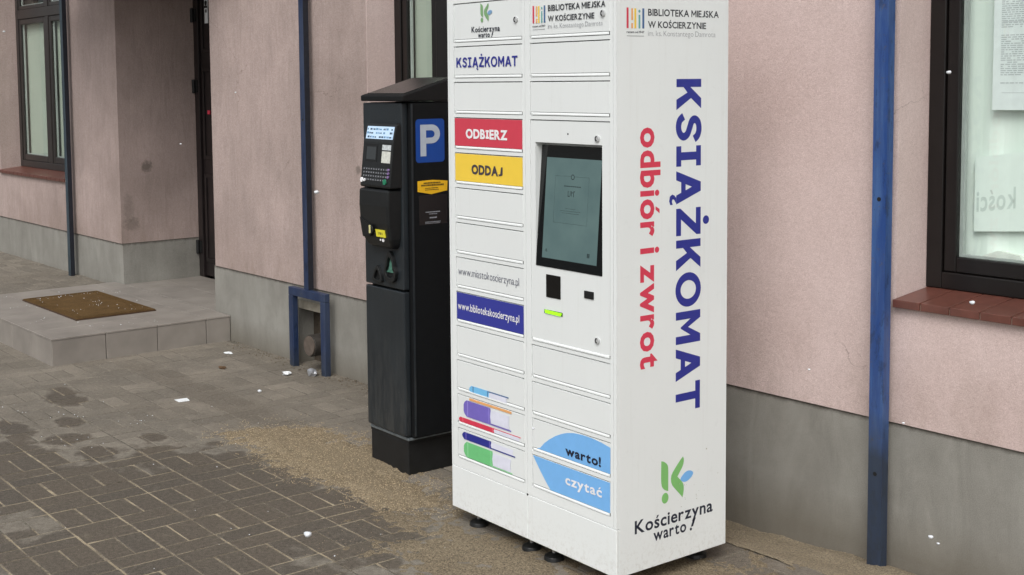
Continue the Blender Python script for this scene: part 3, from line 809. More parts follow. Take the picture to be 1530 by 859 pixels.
# notice and card behind the right pane
nt = MB(); nt.box(-2.232, -1.93, 3.956, 3.958, 1.512, 2.05)
no = nt.obj('paper_notice', M_paper); tag(no, 'white paper notice with dense grey print behind the right window pane', 'notice')
pr = Print(lambda a, b, d: (a, 3.9555 - d, b)); r2 = random.Random(4)
z = 2.02
while z > 1.60:
    if r2.random() < .06: z -= .02
    x = -2.205
    while x < -1.96:
        w = r2.uniform(.006, .022)
        if r2.random() < .93: pr.rect(x, min(x + w, -1.95), z, z + .0032, 0)
        x += w + .0035
    z -= .0068
pr.rect(-2.20, -1.95, 1.568, 1.5695, 0); pr.rect(-2.20, -1.95, 1.80, 1.8015, 0)
pr.obj('printed_text', flat('pale_grey_print', S(182, 186, 190), .6), no)
cd = MB(); cd.add([(-2.296, 3.970, 1.10), (-1.95, 3.970, 1.13), (-1.95, 3.970, 1.40), (-2.296, 3.970, 1.352), (-2.296, 3.973, 1.10), (-1.95, 3.973, 1.13), (-1.95, 3.973, 1.40), (-2.296, 3.973, 1.352)],
                  [(0,1,2,3), (7,6,5,4), (0,4,5,1), (1,5,6,2), (2,6,7,3), (3,7,4,0)])
co = cd.obj('white_card', flat('card_white', S(232, 240, 236), .8, var=.02)); tag(co, 'white card with faint mirrored grey lettering behind the right window pane', 'card')
pr = Print(lambda a, b, d: (a, 3.9695 - d, b + (a + 2.30) * .16))
M_faint = flat('faint_grey_ink', S(206, 216, 212), .7)
pr.text('kości', -2.150, -2.288, 1.165, .072, .02); pr.obj('lettering', M_faint, co)
bg_ = MB(); bg_.add([(-2.27, 3.95, .99), (-2.10, 3.95, .99), (-2.12, 3.95, 1.035), (-2.20, 3.95, 1.045), (-2.26, 3.95, 1.02), (-2.27, 4.0, .99), (-2.10, 4.0, .99), (-2.12, 4.0, 1.03), (-2.20, 4.0, 1.04), (-2.26, 4.0, 1.015)],
                 [(0,1,2,3,4), (9,8,7,6,5), (0,4,9,5), (4,3,8,9), (3,2,7,8), (2,1,6,7), (1,0,5,6)])
tag(bg_.obj('folded_cloth', flat('pale_cloth', S(226, 228, 222), .9)), 'folded pale cloth lying inside at the bottom of the right pane', 'cloth')

# door in the recess
YD = 4.33
DT = 2.47
m = MB(); m.box(DX0 + .002, DX0 + .075, YD, YD + .06, .162, DT - .002); m.box(DX1 - .075, DX1 - .002, YD, YD + .06, .162, DT - .002); m.box(DX0 + .075, DX1 - .075, YD, YD + .06, DT - .08, DT - .002)
m.box(DX0 + .078, DX1 - .078, YD + .02, YD + .055, .17, DT - .083)
door = P_(m.obj('door', M_door, bevel=.004))
for k in range(2):
    a = DX0 + .10 + k * .665
    for (z0, z1) in ((.28, .95), (1.06, 1.75), (1.86, 2.34)):
        q = MB(); q.box(a, a + .03, YD + .010, YD + .0195, z0, z1); q.box(a + .60, a + .63, YD + .010, YD + .0195, z0, z1)
        q.box(a + .03, a + .60, YD + .010, YD + .0195, z0, z0 + .03); q.box(a + .03, a + .60, YD + .010, YD + .0195, z1 - .03, z1); q.obj('moulding', M_door, door, bevel=.003)
for z in (.335, 1.556, 2.09):
    q = MB(); q.cyl((DX0 + .018, YD - .016, z), .013, .105, 'z', 12); q.box(DX0 + .018, DX0 + .06, YD - .006, YD - .001, z + .008, z + .098); q.obj('hinge', M_blackm, door)
q = MB(); q.box(DX0 + .19, DX0 + .24, YD + .004, YD + .0095, 2.075, 2.33); q.obj('sticker', M_paper, door)
pr = Print(lambda a, b, d: (a, YD + .0034 - d, b)); a = DX0 + .215
pr.disc(a, 2.225, .02); pr.disc(a, 2.166, .014); pr.rect(a - .024, a + .024, 2.188, 2.205)
pr.obj('sticker_marks', M_blackm, door)
q = MB(); q.box(DX0 + .70, DX0 + .73, YD - .03, YD + .019, 1.18, 1.20); q.box(DX0 + .60, DX0 + .73, YD - .045, YD - .030, 1.18, 1.20); q.obj('handle', M_chrome, door)
q = MB(); q.box(DX0 + .20, DX0 + .235, YD + .002, YD + .0095, 1.40, 1.43); q.obj('red_seal', M_redink, door)

# ================================================================== DOORSTEP
st = empty('doorstep', (STEP_X1, STEP_Y, 0), 0, 'wide grey tiled doorstep in front of the recessed door', 'doorstep')
def SP(o): o.parent = st; o.matrix_parent_inverse = Matrix.Translation((-STEP_X1, -STEP_Y, 0)); return o
m = MB(); m.box(STEP_X0 + .01, STEP_X1 - .012, STEP_Y + .012, Y0 + .006, -.09, .149); m.box(DX0 + .006, DX1 - .032, Y0 + .0065, 4.33, -.05, .149)
SP(m.obj('core', M_stepj))
nx, ny = 6, 4; pw, ph = (STEP_X1 - STEP_X0) / nx, (Y0 + .004 - STEP_Y) / 3.5
g = .0018
for i in range(nx):
    for j in range(ny):
        y0 = STEP_Y + j * ph; y1 = min(y0 + ph, Y0 + .004)
        m = MB(); m.box(STEP_X0 + i*pw + g, STEP_X0 + (i+1)*pw - g + (.004 if i == nx-1 else 0), y0 + g - (.004 if j == 0 else 0), y1 - g, .1495, .160); SP(m.obj('top_tile', M_step, bevel=.0012, seg=1))
for i in range(5):
    w = (DX1 - .034 - DX0 - .006) / 5
    for j in range(2):
        m = MB(); m.box(DX0 + .006 + i*w + g, DX0 + .006 + (i+1)*w - g, Y0 + .008 + j*.306, Y0 + .008 + (j+1)*.306 - .003, .1495, .1598); SP(m.obj('top_tile', M_step, bevel=.0012, seg=1))
y = STEP_Y
while y < Y0:
    y1 = min(y + .326, Y0 + .004); m = MB(); m.box(STEP_X1 - .0115, STEP_X1, y + .002, y1 - .0025, -.02, .148); SP(m.obj('riser_tile', M_step, bevel=.0015, seg=1)); y = y1 if y1 > Y0 else y + .326
for i in range(6):
    x1 = STEP_X1 - .012 - i * .336; x0 = max(x1 - .336, STEP_X0)
    if x1 - x0 > .02:
        m = MB(); m.box(x0 + .0025, x1 - .0015, STEP_Y, STEP_Y + .0115, -.02, .148); SP(m.obj('riser_tile', M_step, bevel=.0015, seg=1))

# doormat
mt = empty('doormat', (-8.17, 3.165, .16), 0, 'brown rectangular doormat with a ribbed border on the grey doorstep', 'doormat')
t = NT('brown_coir')
c = t.mix(t.ramp(t.noise(14, 5, .7), .35, .65), S(98, 76, 46), S(74, 57, 34)); gg = t.noise(380, 3, .7); c = t.mix(.35, c, t.ramp(gg, .35, .65, (0.02,0.012,0.006,1), S(150, 120, 80)))
M_coir = t.fin(c, .95, t.bump(gg, .9, .004), spec=.1)
M_coird = flat('dark_mat_rib', S(70, 50, 32), .9, var=.3, scale=60, bump=.6)
m = MB(); m.box(-.49, .49, -.265, .265, .001, .008); m.obj('mat_base', M_coird, mt)
m = MB(); m.box(-.43, .43, -.205, .205, .0085, .013); m.obj('pile', M_coir, mt)
for k in range(3):
    d0 = .485 - k * .018; e0 = .26 - k * .018; m = MB(); w = .010
    m.box(-d0, d0, -e0, -e0 + w, .0085, .0135); m.box(-d0, d0, e0 - w, e0, .0085, .0135); m.box(-d0, -d0 + w, -e0 + w, e0 - w, .0085, .0135); m.box(d0 - w, d0, -e0 + w, e0 - w, .0085, .0135)
    m.obj('rib', M_coir, mt)

# ================================================================== BLUE POSTS
M_pside = flat('shaded_blue_black_side', S(20, 25, 36), .6, var=.3)  # shade of the right-hand faces put into the colour of two posts
def post(name, x0, x1, y0, y1, z0, mat, label, holes=(), brackets=(2.9,), side=None):
    p = empty(name, ((x0 + x1) / 2, (y0 + y1) / 2, z0), 0, label, 'post')
    cx, cy = (x0 + x1) / 2, (y0 + y1) / 2
    m = MB(); m.box(x0 - cx, x1 - cx, y0 - cy, y1 - cy, 0, 3.42 - z0)
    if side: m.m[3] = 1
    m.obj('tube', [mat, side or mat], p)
    for z in holes:
        m = MB(); m.cyl((0, y0 - cy - .0008, z - z0), .0075, .002, 'y', 14); m.obj('bolt_hole', M_blackm, p)
    for z in brackets:
        m = MB(); m.box(-.012, .012, y1 - cy + .001, Y0 - cy + .004, z - z0, z - z0 + .03); m.obj('wall_clip', M_blackm, p)
    return p
post('steel_post', -2.478, -2.425, 3.650, 3.686, -.085, M_blue, 'bright blue steel post on the wall right of the white book locker', (1.22, .289))
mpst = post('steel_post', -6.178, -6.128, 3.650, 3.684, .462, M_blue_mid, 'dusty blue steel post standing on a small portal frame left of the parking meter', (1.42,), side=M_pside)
m = MB(); X0, X1, YA, YB = -6.338, -5.945, 3.640, 3.675
m.box(X0, X0 + .048, YA, YB, -.02, .413); m.box(X1 - .048, X1, YA, YB, -.03, .413); m.box(X0, X1, YA, YB, .4135, .461)
pf = m.obj('portal_frame', M_blue_mid, mpst, bevel=.003); pf.matrix_parent_inverse = Matrix.Translation((6.153, -3.667, -.462))
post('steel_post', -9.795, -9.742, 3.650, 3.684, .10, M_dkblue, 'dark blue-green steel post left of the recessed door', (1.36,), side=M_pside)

# ================================================================== BOOK LOCKER
LW, LD, LZ0, LZ1 = .8866, .499, .0586, 2.03
lk = empty('book_locker', (-3.6589, 2.7768, 0), -0.0321, 'tall white book locker with rows of doors, touchscreen and KSIĄŻKOMAT lettering on its side', 'locker')
lk['label'] = 'tall white self-service book locker with coloured doors, touchscreen and KSIĄŻKOMAT lettering down its side'
m = MB(); m.box(.0015, LW - .0015, .050, LD, LZ0 + .002, LZ1); m.box(.0015, .490, .012, .0498, LZ0 + .002, LZ1); m.box(.8255, LW - .0015, .012, .0498, LZ0 + .002, LZ1)
m.box(.4902, .8253, .012, .0498, LZ0 + .002, 1.006); m.box(.4902, .8253, .012, .0498, 1.425, LZ1); m.obj('body', M_white, lk)
def LP(a, b, d): return (a, -.0006 - d, b)
RZ = [None, (1.7615, 1.8955)] + [(1.744 - .1259 * (k - 2) - .1085, 1.744 - .1259 * (k - 2)) for k in range(2, 14)]
CL, CR = (.0375, .4285), (.4695, .8580)
m = MB()
def bars(z0, z1, xs):
    for a, b in xs: m.box(a, b, 0, .0115, z0, z1)
FZ0, FZ1 = .2155, LZ1
bars(FZ0, FZ1, ((0, .0105), (.0125, .0365), (.4295, .4425), (.4442, .4685), (.8590, .8720), (.8740, LW)))
for (x0, x1) in ((.0365, .4295), (.4685, .8590)):
    zs = [FZ0]
    rows = [13, 12, 11, 10, 9, 8, 7, 6, 5, 4, 3, 2, 1] if x0 < .3 else [13, 12, 11, 10, 94, 3, 2, 1]
    prev = FZ0
    for r_ in rows:
        z0, z1 = RZ[r_] if r_ != 94 else (RZ[9][0], RZ[4][1])
        m.box(x0, x1, .0002, .0113, prev, z0 - .0012); prev = z1 + .0035
    m.box(x0, x1, .0002, .0113, prev, FZ1)
m.obj('front_frame', M_white, lk)
m = MB(); m.box(.037, .429, .0113, .0118, FZ0, 1.90); m.box(.469, .8585, .0113, .0118, FZ0, 1.005); m.box(.469, .8585, .0113, .0118, 1.426, 1.90); m.obj('gap_shade_sheet', flat('painted_gap_shade', S(84, 86, 86), .8), lk)  # dark sheet behind the doors, paints the shade in their gaps
m = MB(); m.box(0, .4425, -.001, .0115, LZ0, .2135); m.obj('kickplate', M_white, lk, bevel=.002)
m = MB(); m.box(.4442, LW, -.001, .0115, LZ0, .2135); m.obj('kickplate', M_white, lk, bevel=.002)
m = MB(); m.cyl((.4434, -.0016, .2145), .004, .002, 'y', 10); m.obj('screw', M_blackm, lk)
m = MB(); m.box(0, LW + .002, -.004, LD + .002, LZ1 + .0005, LZ1 + .012); m.obj('top_cap', M_white, lk, bevel=.003)
rd_ = random.Random(2)
def lkdoor(x0, x1, z0, z1, mat=M_white2):
    m = MB(); m.box(x0 + .0012, x1 - .0012, .0012, .011, z0 + .010, z1)
    d = m.obj('door', mat, lk, bevel=.0012, seg=1)
    d.location.y = rd_.uniform(-.0004, .0006); d.rotation_euler.z = rd_.gauss(0, .0007)
    m = MB(); a, b = x0 + .0035, x1 - .0035
    m.add([(a, .0012, z0 + .0092), (b, .0012, z0 + .0092), (b - .009, -.0006, z0 + .0055), (a + .009, -.0014, z0 + .0055), (a + .009, -.0014, z0 + .0012), (b - .009, -.0014, z0 + .0012),
           (b, .0012, z0 + .001), (a, .0012, z0 + .001)], [(0,3,2,1), (3,4,5,2), (4,7,6,5), (0,7,4,3), (1,2,5,6), (0,1,6,7)])
    m.obj('finger_lip', M_white, d)
    return d
M_lock = flat('nickel_lock', S(196, 198, 198), .3, metal=.3, var=.1, scale=200)
def lock(parent, x, z, y=.0012):
    m = MB(); m.cyl((x, y - .006, z), .0105, .006, 'y', 24); l = m.obj('lock', M_lock, parent, bevel=.0015)
    return l
def lockslot(parent, x, z, y=.0012):
    pr = Print(lambda a, b, d: (a, y - .0064 - d, b)); pr.poly([(x + .0062 * math.cos(math.radians(a_)) - .001, z + .0085 * math.sin(math.radians(a_))) for a_ in range(60, 301, 20)] + [(x + .0022 * math.cos(math.radians(a_)) - .001, z + .0040 * math.sin(math.radians(a_))) for a_ in range(300, 59, -20)]); pr.obj('key_slot', M_blackm, parent)
doorsL, doorsR = {}, {}
for r_ in range(1, 14): doorsL[r_] = lkdoor(*CL, *RZ[r_])
for r_ in (1, 2, 3, 10, 11, 12, 13): doorsR[r_] = lkdoor(*CR, *RZ[r_])

def emblem(pr, fx, fz, mg, mb_):
    """green K with exclamation mark and a blue leaf; unit box 0..1 wide (0.147), 0..1 high (.141)"""
    q = lambda pts: [(fx(a), fz(b)) for a, b in pts]
    pr.poly(q(smooth_poly([(0, 1, 0), (.09, .97), (.19, .88), (.215, .74), (.215, .26, 0), (.07, .34), (0, .50)], 4)), mg)
    pr.poly(q([(.12 + .105 * math.cos(t * math.pi / 8), .115 + .125 * math.sin(t * math.pi / 8)) for t in range(16)]), mg)
    pr.poly(q([(.675, .985), (.700, .93), (.700, .86), (.680, .79), (.640, .72), (.500, .545), (.640, .40), (.680, .345), (.702, .27), (.702, .19), (.685, .10), (.660, .02), (.600, .09), (.400, .30), (.340, .37), (.305, .45), (.298, .53), (.310, .60), (.350, .67), (.430, .76), (.600, .93)]), mg)
    pr.poly(q(smooth_poly([(.595, .46), (.68, .385), (.80, .375), (.93, .44), (1.0, .53), (.93, .60), (.80, .615), (.68, .555)], 4)), mb_)
def city(pr, x0, zb, k, mi_ink, mg, mb_):
    """emblem above the two words; x0 left of the first word, zb its baseline, k scale (word width .357)"""
    pr.text('Kościerzyna', x0, x0 + .357 * k, zb, .043 * k, .020, .075, mi_ink)
    pr.text('warto', x0 + .083 * k, x0 + .232 * k, zb - .0415 * k, .040 * k, .020, .075, mi_ink)
    # the y of the first word runs down into an exclamation mark
    yx = x0 + .266 * k
    pr.poly([(yx - .001 * k, zb - .004 * k), (yx + .011 * k, zb - .004 * k), (yx - .002 * k, zb - .031 * k), (yx - .012 * k, zb - .031 * k)], mi_ink)
    pr.disc(yx - .012 * k, zb - .0385 * k, .0050 * k, mi_ink)
    emblem(pr, lambda a: x0 + (.117 + a * .147) * k, lambda b: zb + (.074 + b * .141) * k, mg, mb_)
def library(pr, x0, z0, sx, sz, mats0):
    """bars logo and three lines; unit = side panel metres, x0,z0 lower-left"""
    X = lambda a: x0 + a * sx; Z = lambda b: z0 + b * sz
    R, O, Y_, T, B, K, G = mats0
    pr.rect(X(0), X(.0085), Z(.024), Z(.087), R)
    pr.rect(X(.0195), X(.0275), Z(.024), Z(.040), O); pr.rect(X(.0195), X(.0275), Z(.049), Z(.085), O)
    pr.rect(X(.0325), X(.0410), Z(.024), Z(.085), Y_)
    pr.rect(X(.0505), X(.0580), Z(.024), Z(.066), T); pr.disc(X(.0543), Z(.077), .0045 * sx, T)
    pr.rect(X(.0665), X(.0750), Z(.024), Z(.086), B)
    pr.text('razem od 1947', X(0), X(.075), Z(.0095), .0070 * sz, .02, .06, K); pr.rect(X(.001), X(.074), Z(0), Z(.0012), K)
    pr.text('BIBLIOTEKA MIEJSKA', X(.091), X(.409), Z(.064), .0215 * sz, .020, .075, K)
    pr.text('W KOŚCIERZYNIE', X(.091), X(.350), Z(.027), .0205 * sz, .020, .075, K)
    pr.text('im. ks. Konstantego Damrota', X(.091), X(.394), Z(.002), .0165 * sz, -.012, .08, G)

# door prints
P = lambda: Print(LP)
pr = P(); city(pr, .146, 1.7936, .455, 0, 1, 2); pr.obj('lettering', [M_inkd, flat('muted_green_ink', S(126, 168, 118), .5), flat('muted_blue_ink', S(124, 164, 200), .5)], doorsL[1]); lock(doorsL[1], .3965, 1.8278); lockslot(doorsL[1], .3965, 1.8278)
pr = P(); pr.geotext('KS¦ĄŻKOMAT', .0545, .4045, 1.6725, .0350, .20, .13); pr.obj('lettering', M_ink, doorsL[2])
def panel_sticker(r_, c_, mat):
    z0, z1 = RZ[r_]; pr = Print(lambda a, b, d: (a, .0006 - d, b)); pr.rect(c_[0] + .0012, c_[1] - .0012, z0 + .0104, z1 - .0002); pr.obj('colour_sticker', mat, (doorsL if c_ is CL else doorsR)[r_])
panel_sticker(4, CL, M_redpanel); panel_sticker(5, CL, M_yelpanel); panel_sticker(9, CL, M_bluepanel)
pr = P(); pr.text('ODB¦ERZ', .1067, .3453, 1.4215, .0342, .044, .06); pr.obj('lettering', M_whiteink, doorsL[4])
pr = P(); pr.text('ODDAJ', .1385, .3185, 1.2958, .0345, .044, .06); pr.obj('lettering', flat('dark_brown_ink', S(66, 60, 70), .5), doorsL[5])
pr = P(); pr.text('www.miastokoscierzyna.pl', .0498, .4030, .9285, .0270, -.010, .075); pr.obj('lettering', flat('slate_ink', S(92, 94, 112), .5), doorsL[8])
pr = P(); pr.text('www.bibliotekakoscierzyna.pl', .0475, .4040, .8010, .0270, .010, .070); pr.obj('lettering', M_whiteink, doorsL[9])
# books printed over the bottom three left doors
BM = [M_cyan, M_page, M_orange, M_purple, M_purple2, M_redink, M_redlight, M_ink, M_bookgreen, M_bookgreen2, M_steel]
def book(pr, x0, xm, x1, z0, z1, mc, ml, edge=None, etop=True, xe=None):
    h = z1 - z0; r = min(h / 2, .018)
    pr.poly([(x0 + r, z0), (xm, z0), (xm + .004, (z0 + z1) / 2 - h * .2), (xm + .004, (z0 + z1) / 2 + h * .2), (xm, z1), (x0 + r, z1), (x0 + r * .3, z1 - r * .5), (x0, z1 - r), (x0, z0 + r), (x0 + r * .3, z0 + r * .5)], mc)
    pr.poly([(xm + .003, z0 + h * .10), (x1, z0 + h * .10), (x1 - .004, (z0 + z1) / 2), (x1, z1 - h * .10), (xm + .003, z1 - h * .10), (xm - .001, (z0 + z1) / 2)], 1, .0001)
    pr.rect(x0 + .022, x0 + .027, z0 + h * .03, z1 - h * .03, ml, .0001); pr.rect(xm - .010, xm - .006, z0 + h * .03, z1 - h * .03, ml, .0001)
    e = edge if edge is not None else mc; t = min(.0045, h * .16); xe = xe or x1 + .008
    if etop: pr.rect(xm - .004, xe, z1 - t, z1, e, .0002)
    else: pr.rect(xm - .004, xe, z0, z0 + t, e, .0002)
pr = P(); book(pr, .111, .229, .333, .5035, .5315, 0, 10, 10, True, .342); pr.obj('book_print', BM, doorsL[11])
pr = P(); pr.rect(.111, .357, .4755, .4845, 2); book(pr, .076, .236, .345, .4125, .4725, 3, 4, 3, False, .355); book(pr, .046, .256, .400, .3865, .4045, 5, 6, 5, True, .408); pr.obj('book_print', BM, doorsL[12])
pr = P(); book(pr, .0645, .238, .366, .3260, .3530, 7, 3, 7, False, .376); book(pr, .075, .246, .352, .2625, .3190, 8, 9, 9, False, .360); pr.obj('book_print', BM, doorsL[13])
# library name on the top right door
LM = [M_redink, M_orange, M_yel, M_teal, M_steel, M_blk_ink, M_greyink]
pr = P(); library(pr, .4860, 1.7895, .864, .900, (0, 1, 2, 3, 4, 5, 6)); pr.obj('lettering', LM, doorsR[1]); lock(doorsR[1], .8285, 1.8278); lockslot(doorsR[1], .8285, 1.8278)
# blue leaf over the bottom right doors
z0 = RZ[12][0] + .0104
pr = Print(lambda a, b, d: (a, .0006 - d, b))
pr.poly([(.492, z0), (.510, .3920), (.532, .4130), (.5559, .4302), (.588, .4490), (.6199, .4637), (.650, .4735), (.6821, .480), (.724, .4835), (.7666, .4830), (.812, .4790), (.8568, .4715), (.8568, z0)])
pr.obj('blue_leaf_print', M_blueink, doorsR[12])
z1 = RZ[13][1] - .0002
pr = Print(lambda a, b, d: (a, .0006 - d, b))
pr.poly([(.472, z1), (.8568, z1), (.8568, RZ[13][0] + .0104), (.564, RZ[13][0] + .0104), (.540, .283), (.512, .312), (.488, .340)])
pr.obj('blue_leaf_print', M_blueink, doorsR[13])
pr = P(); pr.text('warto!', .642, .8135, .3990, .0315, .030, .07); pr.obj('lettering', M_inkd, doorsR[12])
pr = P(); pr.text('czytać', .6413, .8190, .3010, .0330, .026, .07); pr.obj('lettering', M_whiteink, doorsR[13])

# kiosk panel
KZ0, KZ1 = RZ[9][0], RZ[4][1]; a0, a1, b0, b1 = .4940, .8215, 1.0095, 1.4210
m = MB(); x0, x1 = CR[0] + .0012, CR[1] - .0012
m.box(x0, a0, .0012, .0115, KZ0 + .010, KZ1); m.box(a1, x1, .0012, .0115, KZ0 + .010, KZ1); m.box(a0, a1, .0012, .0115, KZ0 + .010, b0); m.box(a0, a1, .0012, .0115, b1, KZ1)
kp = m.obj('kiosk_panel', M_white2, lk)
m = MB(); m.add([(CR[0] + .0035, .0012, KZ0 + .0098), (CR[1] - .0035, .0012, KZ0 + .0098), (CR[1] - .0125, -.0022, KZ0 + .0055), (CR[0] + .0125, -.0022, KZ0 + .0055), (CR[0] + .0125, -.0022, KZ0 + .0012), (CR[1] - .0125, -.0022, KZ0 + .0012),
       (CR[1] - .0035, .0012, KZ0 + .001), (CR[0] + .0035, .0012, KZ0 + .001)], [(0,3,2,1), (3,4,5,2), (4,7,6,5), (0,7,4,3), (1,2,5,6), (0,1,6,7)]); m.obj('finger_lip', M_white, kp)
m = MB(); m.box(a0 - .0015, a0, .0118, .046, b0, b1); m.box(a1, a1 + .0015, .0118, .046, b0, b1); m.box(a0, a1, .0118, .046, b1, b1 + .0015); m.box(a0, a1, .043, .046, b0, b1)
m.obj('screen_recess', M_white, kp)
# body is hollowed for the recess by the panel lining above; the screen tilts back at its top
tl = math.atan2(.030, .40)
def SC(a, b, d): return (a, -.0015 + b * math.sin(tl) - d * math.cos(tl), b0 + .001 + b * math.cos(tl) + d * math.sin(tl))
def scbox(a, b, c, d_, e0, e1):
    return [SC(a, c, e1), SC(b, c, e1), SC(b, d_, e1), SC(a, d_, e1), SC(a, c, e0), SC(b, c, e0), SC(b, d_, e0), SC(a, d_, e0)], [(0,1,2,3), (7,6,5,4), (0,4,5,1), (1,5,6,2), (2,6,7,3), (3,7,4,0)]
m = MB(); m.add(*scbox(a0 + .001, a1 - .001, 0, .402, -.012, 0)); sc_ = m.obj('touchscreen', flat('glossy_black_glass', S(14, 16, 17), .12, var=.02), kp, bevel=.002)
t = NT('screen_glow_reflection'); t.b.inputs['Emission Strength'].default_value = .66  # lit display whose teal also stands in for the street's reflection
cc = t.mix(t.ramp(t.noise(9, 3), .3, .7), S(92, 116, 116), S(104, 128, 126)); t.link(cc, t.b.inputs['Emission Color'])
M_scr = t.fin(S(20, 24, 24), .12)
pr = Print(SC); pr.rect(.5265, .7950, .030, .362, 0, .0006)
pr.disc(.6605, .302, .009, 1, .0009); pr.disc(.6605, .302, .006, 0, .0011); [pr.rect(.620 + k_ * .0105, .628 + k_ * .0105, .2700, .2735, 1, .0009) for k_ in range(8)]
[pr.rect(a_, b_, c_, d_, 1, .0009) for a_, b_, c_, d_ in ((.640, .643, .238, .257), (.6432, .650, .238, .241), (.6505, .653, .241, .257), (.656, .659, .240, .257), (.6592, .665, .250, .253), (.667, .670, .238, .257), (.6702, .675, .254, .257))]
for (p0, p1, q0, q1) in ((.574, .740, .3030, .3045), (.574, .740, .150, .1515), (.574, .5755, .150, .3045), (.7385, .740, .150, .3045)): pr.rect(p0, p1, q0, q1, 2, .0008)
for zz, w in ((.198, .05), (.190, .10), (.183, .085)): pr.rect(.657 - w/2, .657 + w/2, zz, zz + .0022, 2, .0009)
pr.disc(.547, .055, .006, 2, .0009); pr.rect(.748, .760, .050, .064, 1, .0009); pr.rect(.7533, .7547, .050, .064, 0, .0011)
pr.obj('screen_image', [M_scr, flat('screen_dark_mark', S(44, 58, 60), .3), flat('screen_grey_mark', S(72, 92, 92), .3)], kp)
def pan(name, x0, x1, z0, z1, mat, y0=-.001, y1=.0012): m = MB(); m.box(x0, x1, y0, y1, z0, z1); return m.obj(name, mat, kp, bevel=.0006, seg=1)
pan('scanner_window', .5478, .6205, .9102, .9864, flat('scanner_black', S(8, 8, 9), .15, var=.02)); pan('card_reader', .7374, .7820, .9312, .9554, M_black, -.002)
pan('reader_slot', .7420, .7774, .9362, .9500, M_blackm, -.0032, -.002)
pan('status_slot', .5375, .6303, .8552, .8680, flat('dark_green_housing', S(62, 92, 30), .4), -.001)
m = MB(); m.add([(.546, -.003, .8565), (.622, -.003, .8555), (.628, -.003, .8655), (.542, -.003, .8672), (.546, -.001, .8565), (.622, -.001, .8555), (.628, -.001, .8655), (.542, -.001, .8672)], [(0,1,2,3), (0,4,5,1), (1,5,6,2), (2,6,7,3), (3,7,4,0)])
m.obj('status_light', emit_mat('green_status_light', S(130, 200, 30), S(140, 215, 30), 1.0, .3), kp)
lock(kp, .8015, 1.4410); lockslot(kp, .8015, 1.4410); lock(kp, .7999, .8034); lockslot(kp, .7999, .8034)
m = MB(); m.cyl((.6596, .0002, 1.4517), .0028, .001, 'y', 12); m.obj('microphone_hole', M_blackm, kp)
# right side prints
XB = LW + .0004
m = MB(); m.box(LW - .0013, LW, .0118, LD, LZ0, LZ1); sp = m.obj('side_panel', M_white, lk, bevel=.0008, seg=1)
m = MB(); m.box(-.0003, .0013, .0118, LD, LZ0, LZ1); m.obj('side_panel', M_white, lk)
pr = Print(lambda a, b, d: (XB + d, b, -a)); pr.geotext('KS¦ĄŻKOMAT', -1.6240, -.5467, .2592, .1125, .225, .125); pr.obj('lettering', M_ink, sp)
pr = Print(lambda a, b, d: (XB + d, b, -a)); pr.text('odbiór i zwrot', -1.4740, -.7110, .1010, .0880, .030, .072); pr.obj('lettering', M_redink, sp)
pr = Print(lambda a, b, d: (XB + d, a, b)); library(pr, .0430, 1.7564, 1, 1, (0, 1, 2, 3, 4, 5, 6)); pr.obj('lettering', LM, sp)
pr = Print(lambda a, b, d: (XB + d, a, b)); city(pr, .0777, .1835, 1.0, 0, 1, 2); pr.obj('lettering', [M_inkd, M_greenink, M_blueink], sp)
pr = Print(lambda a, b, d: (XB + d, a, b)); r3 = random.Random(11)
for k in range(26): pr.disc(r3.uniform(.27, .46), r3.uniform(.19, .31), r3.uniform(.0006, .0018), 0)
pr.disc(.404, .402, .003, 0); pr.disc(.30, .30, .002); pr.obj('dirt_specks', flat('dirt_speck', S(186, 186, 176), .7), sp)
# feet
for fx in (.095, .402, .522, .800):
    for fy in (.05, .45):
        m = MB(); m.cyl((fx, fy, .020), .007, .05, 'z', 10); f_ = m.obj('foot', M_chrome, lk)
        m = MB(); m.cyl((fx, fy, .0), .036, .014, 'z', 24, 0, .033); m.cyl((fx, fy, .014), .033, .010, 'z', 24, 0, .013); m.obj('foot_pad', M_black, f_, bevel=.0015)
        m = MB(); m.cyl((fx, fy, .040), .012, .006, 'z', 6); m.obj('lock_nut', M_chrome, f_)

# ================================================================== PARKING METER
pm = empty('parking_meter', (-4.491, 2.973, 0), -0.03, 'dark grey parking ticket machine with blue P sign beside the white book locker', 'parking meter')
m = MB(); m.box(.0, .286, .0, .295, -.01, .1355); m.obj('base', M_base, pm, bevel=.004)
m = MB(); m.box(.0, .290, -.001, .297, .136, .147); m.obj('base_plate', M_blackm, pm)
m = MB(); m.box(-.002, .296, -.004, .299, .1475, .1595)
m.obj('rim', M_galv, pm, bevel=.002)
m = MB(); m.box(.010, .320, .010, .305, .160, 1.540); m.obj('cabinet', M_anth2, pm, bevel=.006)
m = MB(); m.box(.006, .300, -.020, .0095, .168, .7685); m.obj('lower_door', M_anth, pm, bevel=.005)
m = MB(); m.box(.006, .300, -.020, .0095, .7765, 1.539); ud = m.obj('upper_door', M_anth, pm, bevel=.005)
lid = MB(); lid.prism([(-.032, 1.5455), (-.032, 1.5690), (.225, 1.6410), (.300, 1.6430), (.312, 1.6300), (.312, 1.5455)], .008, .326, 'x'); ld = lid.obj('lid', flat('lid_black', S(14, 15, 16), .6, var=.2, spec=.3), pm, bevel=.005)
s_ = (1.6420 - 1.5700) / .261
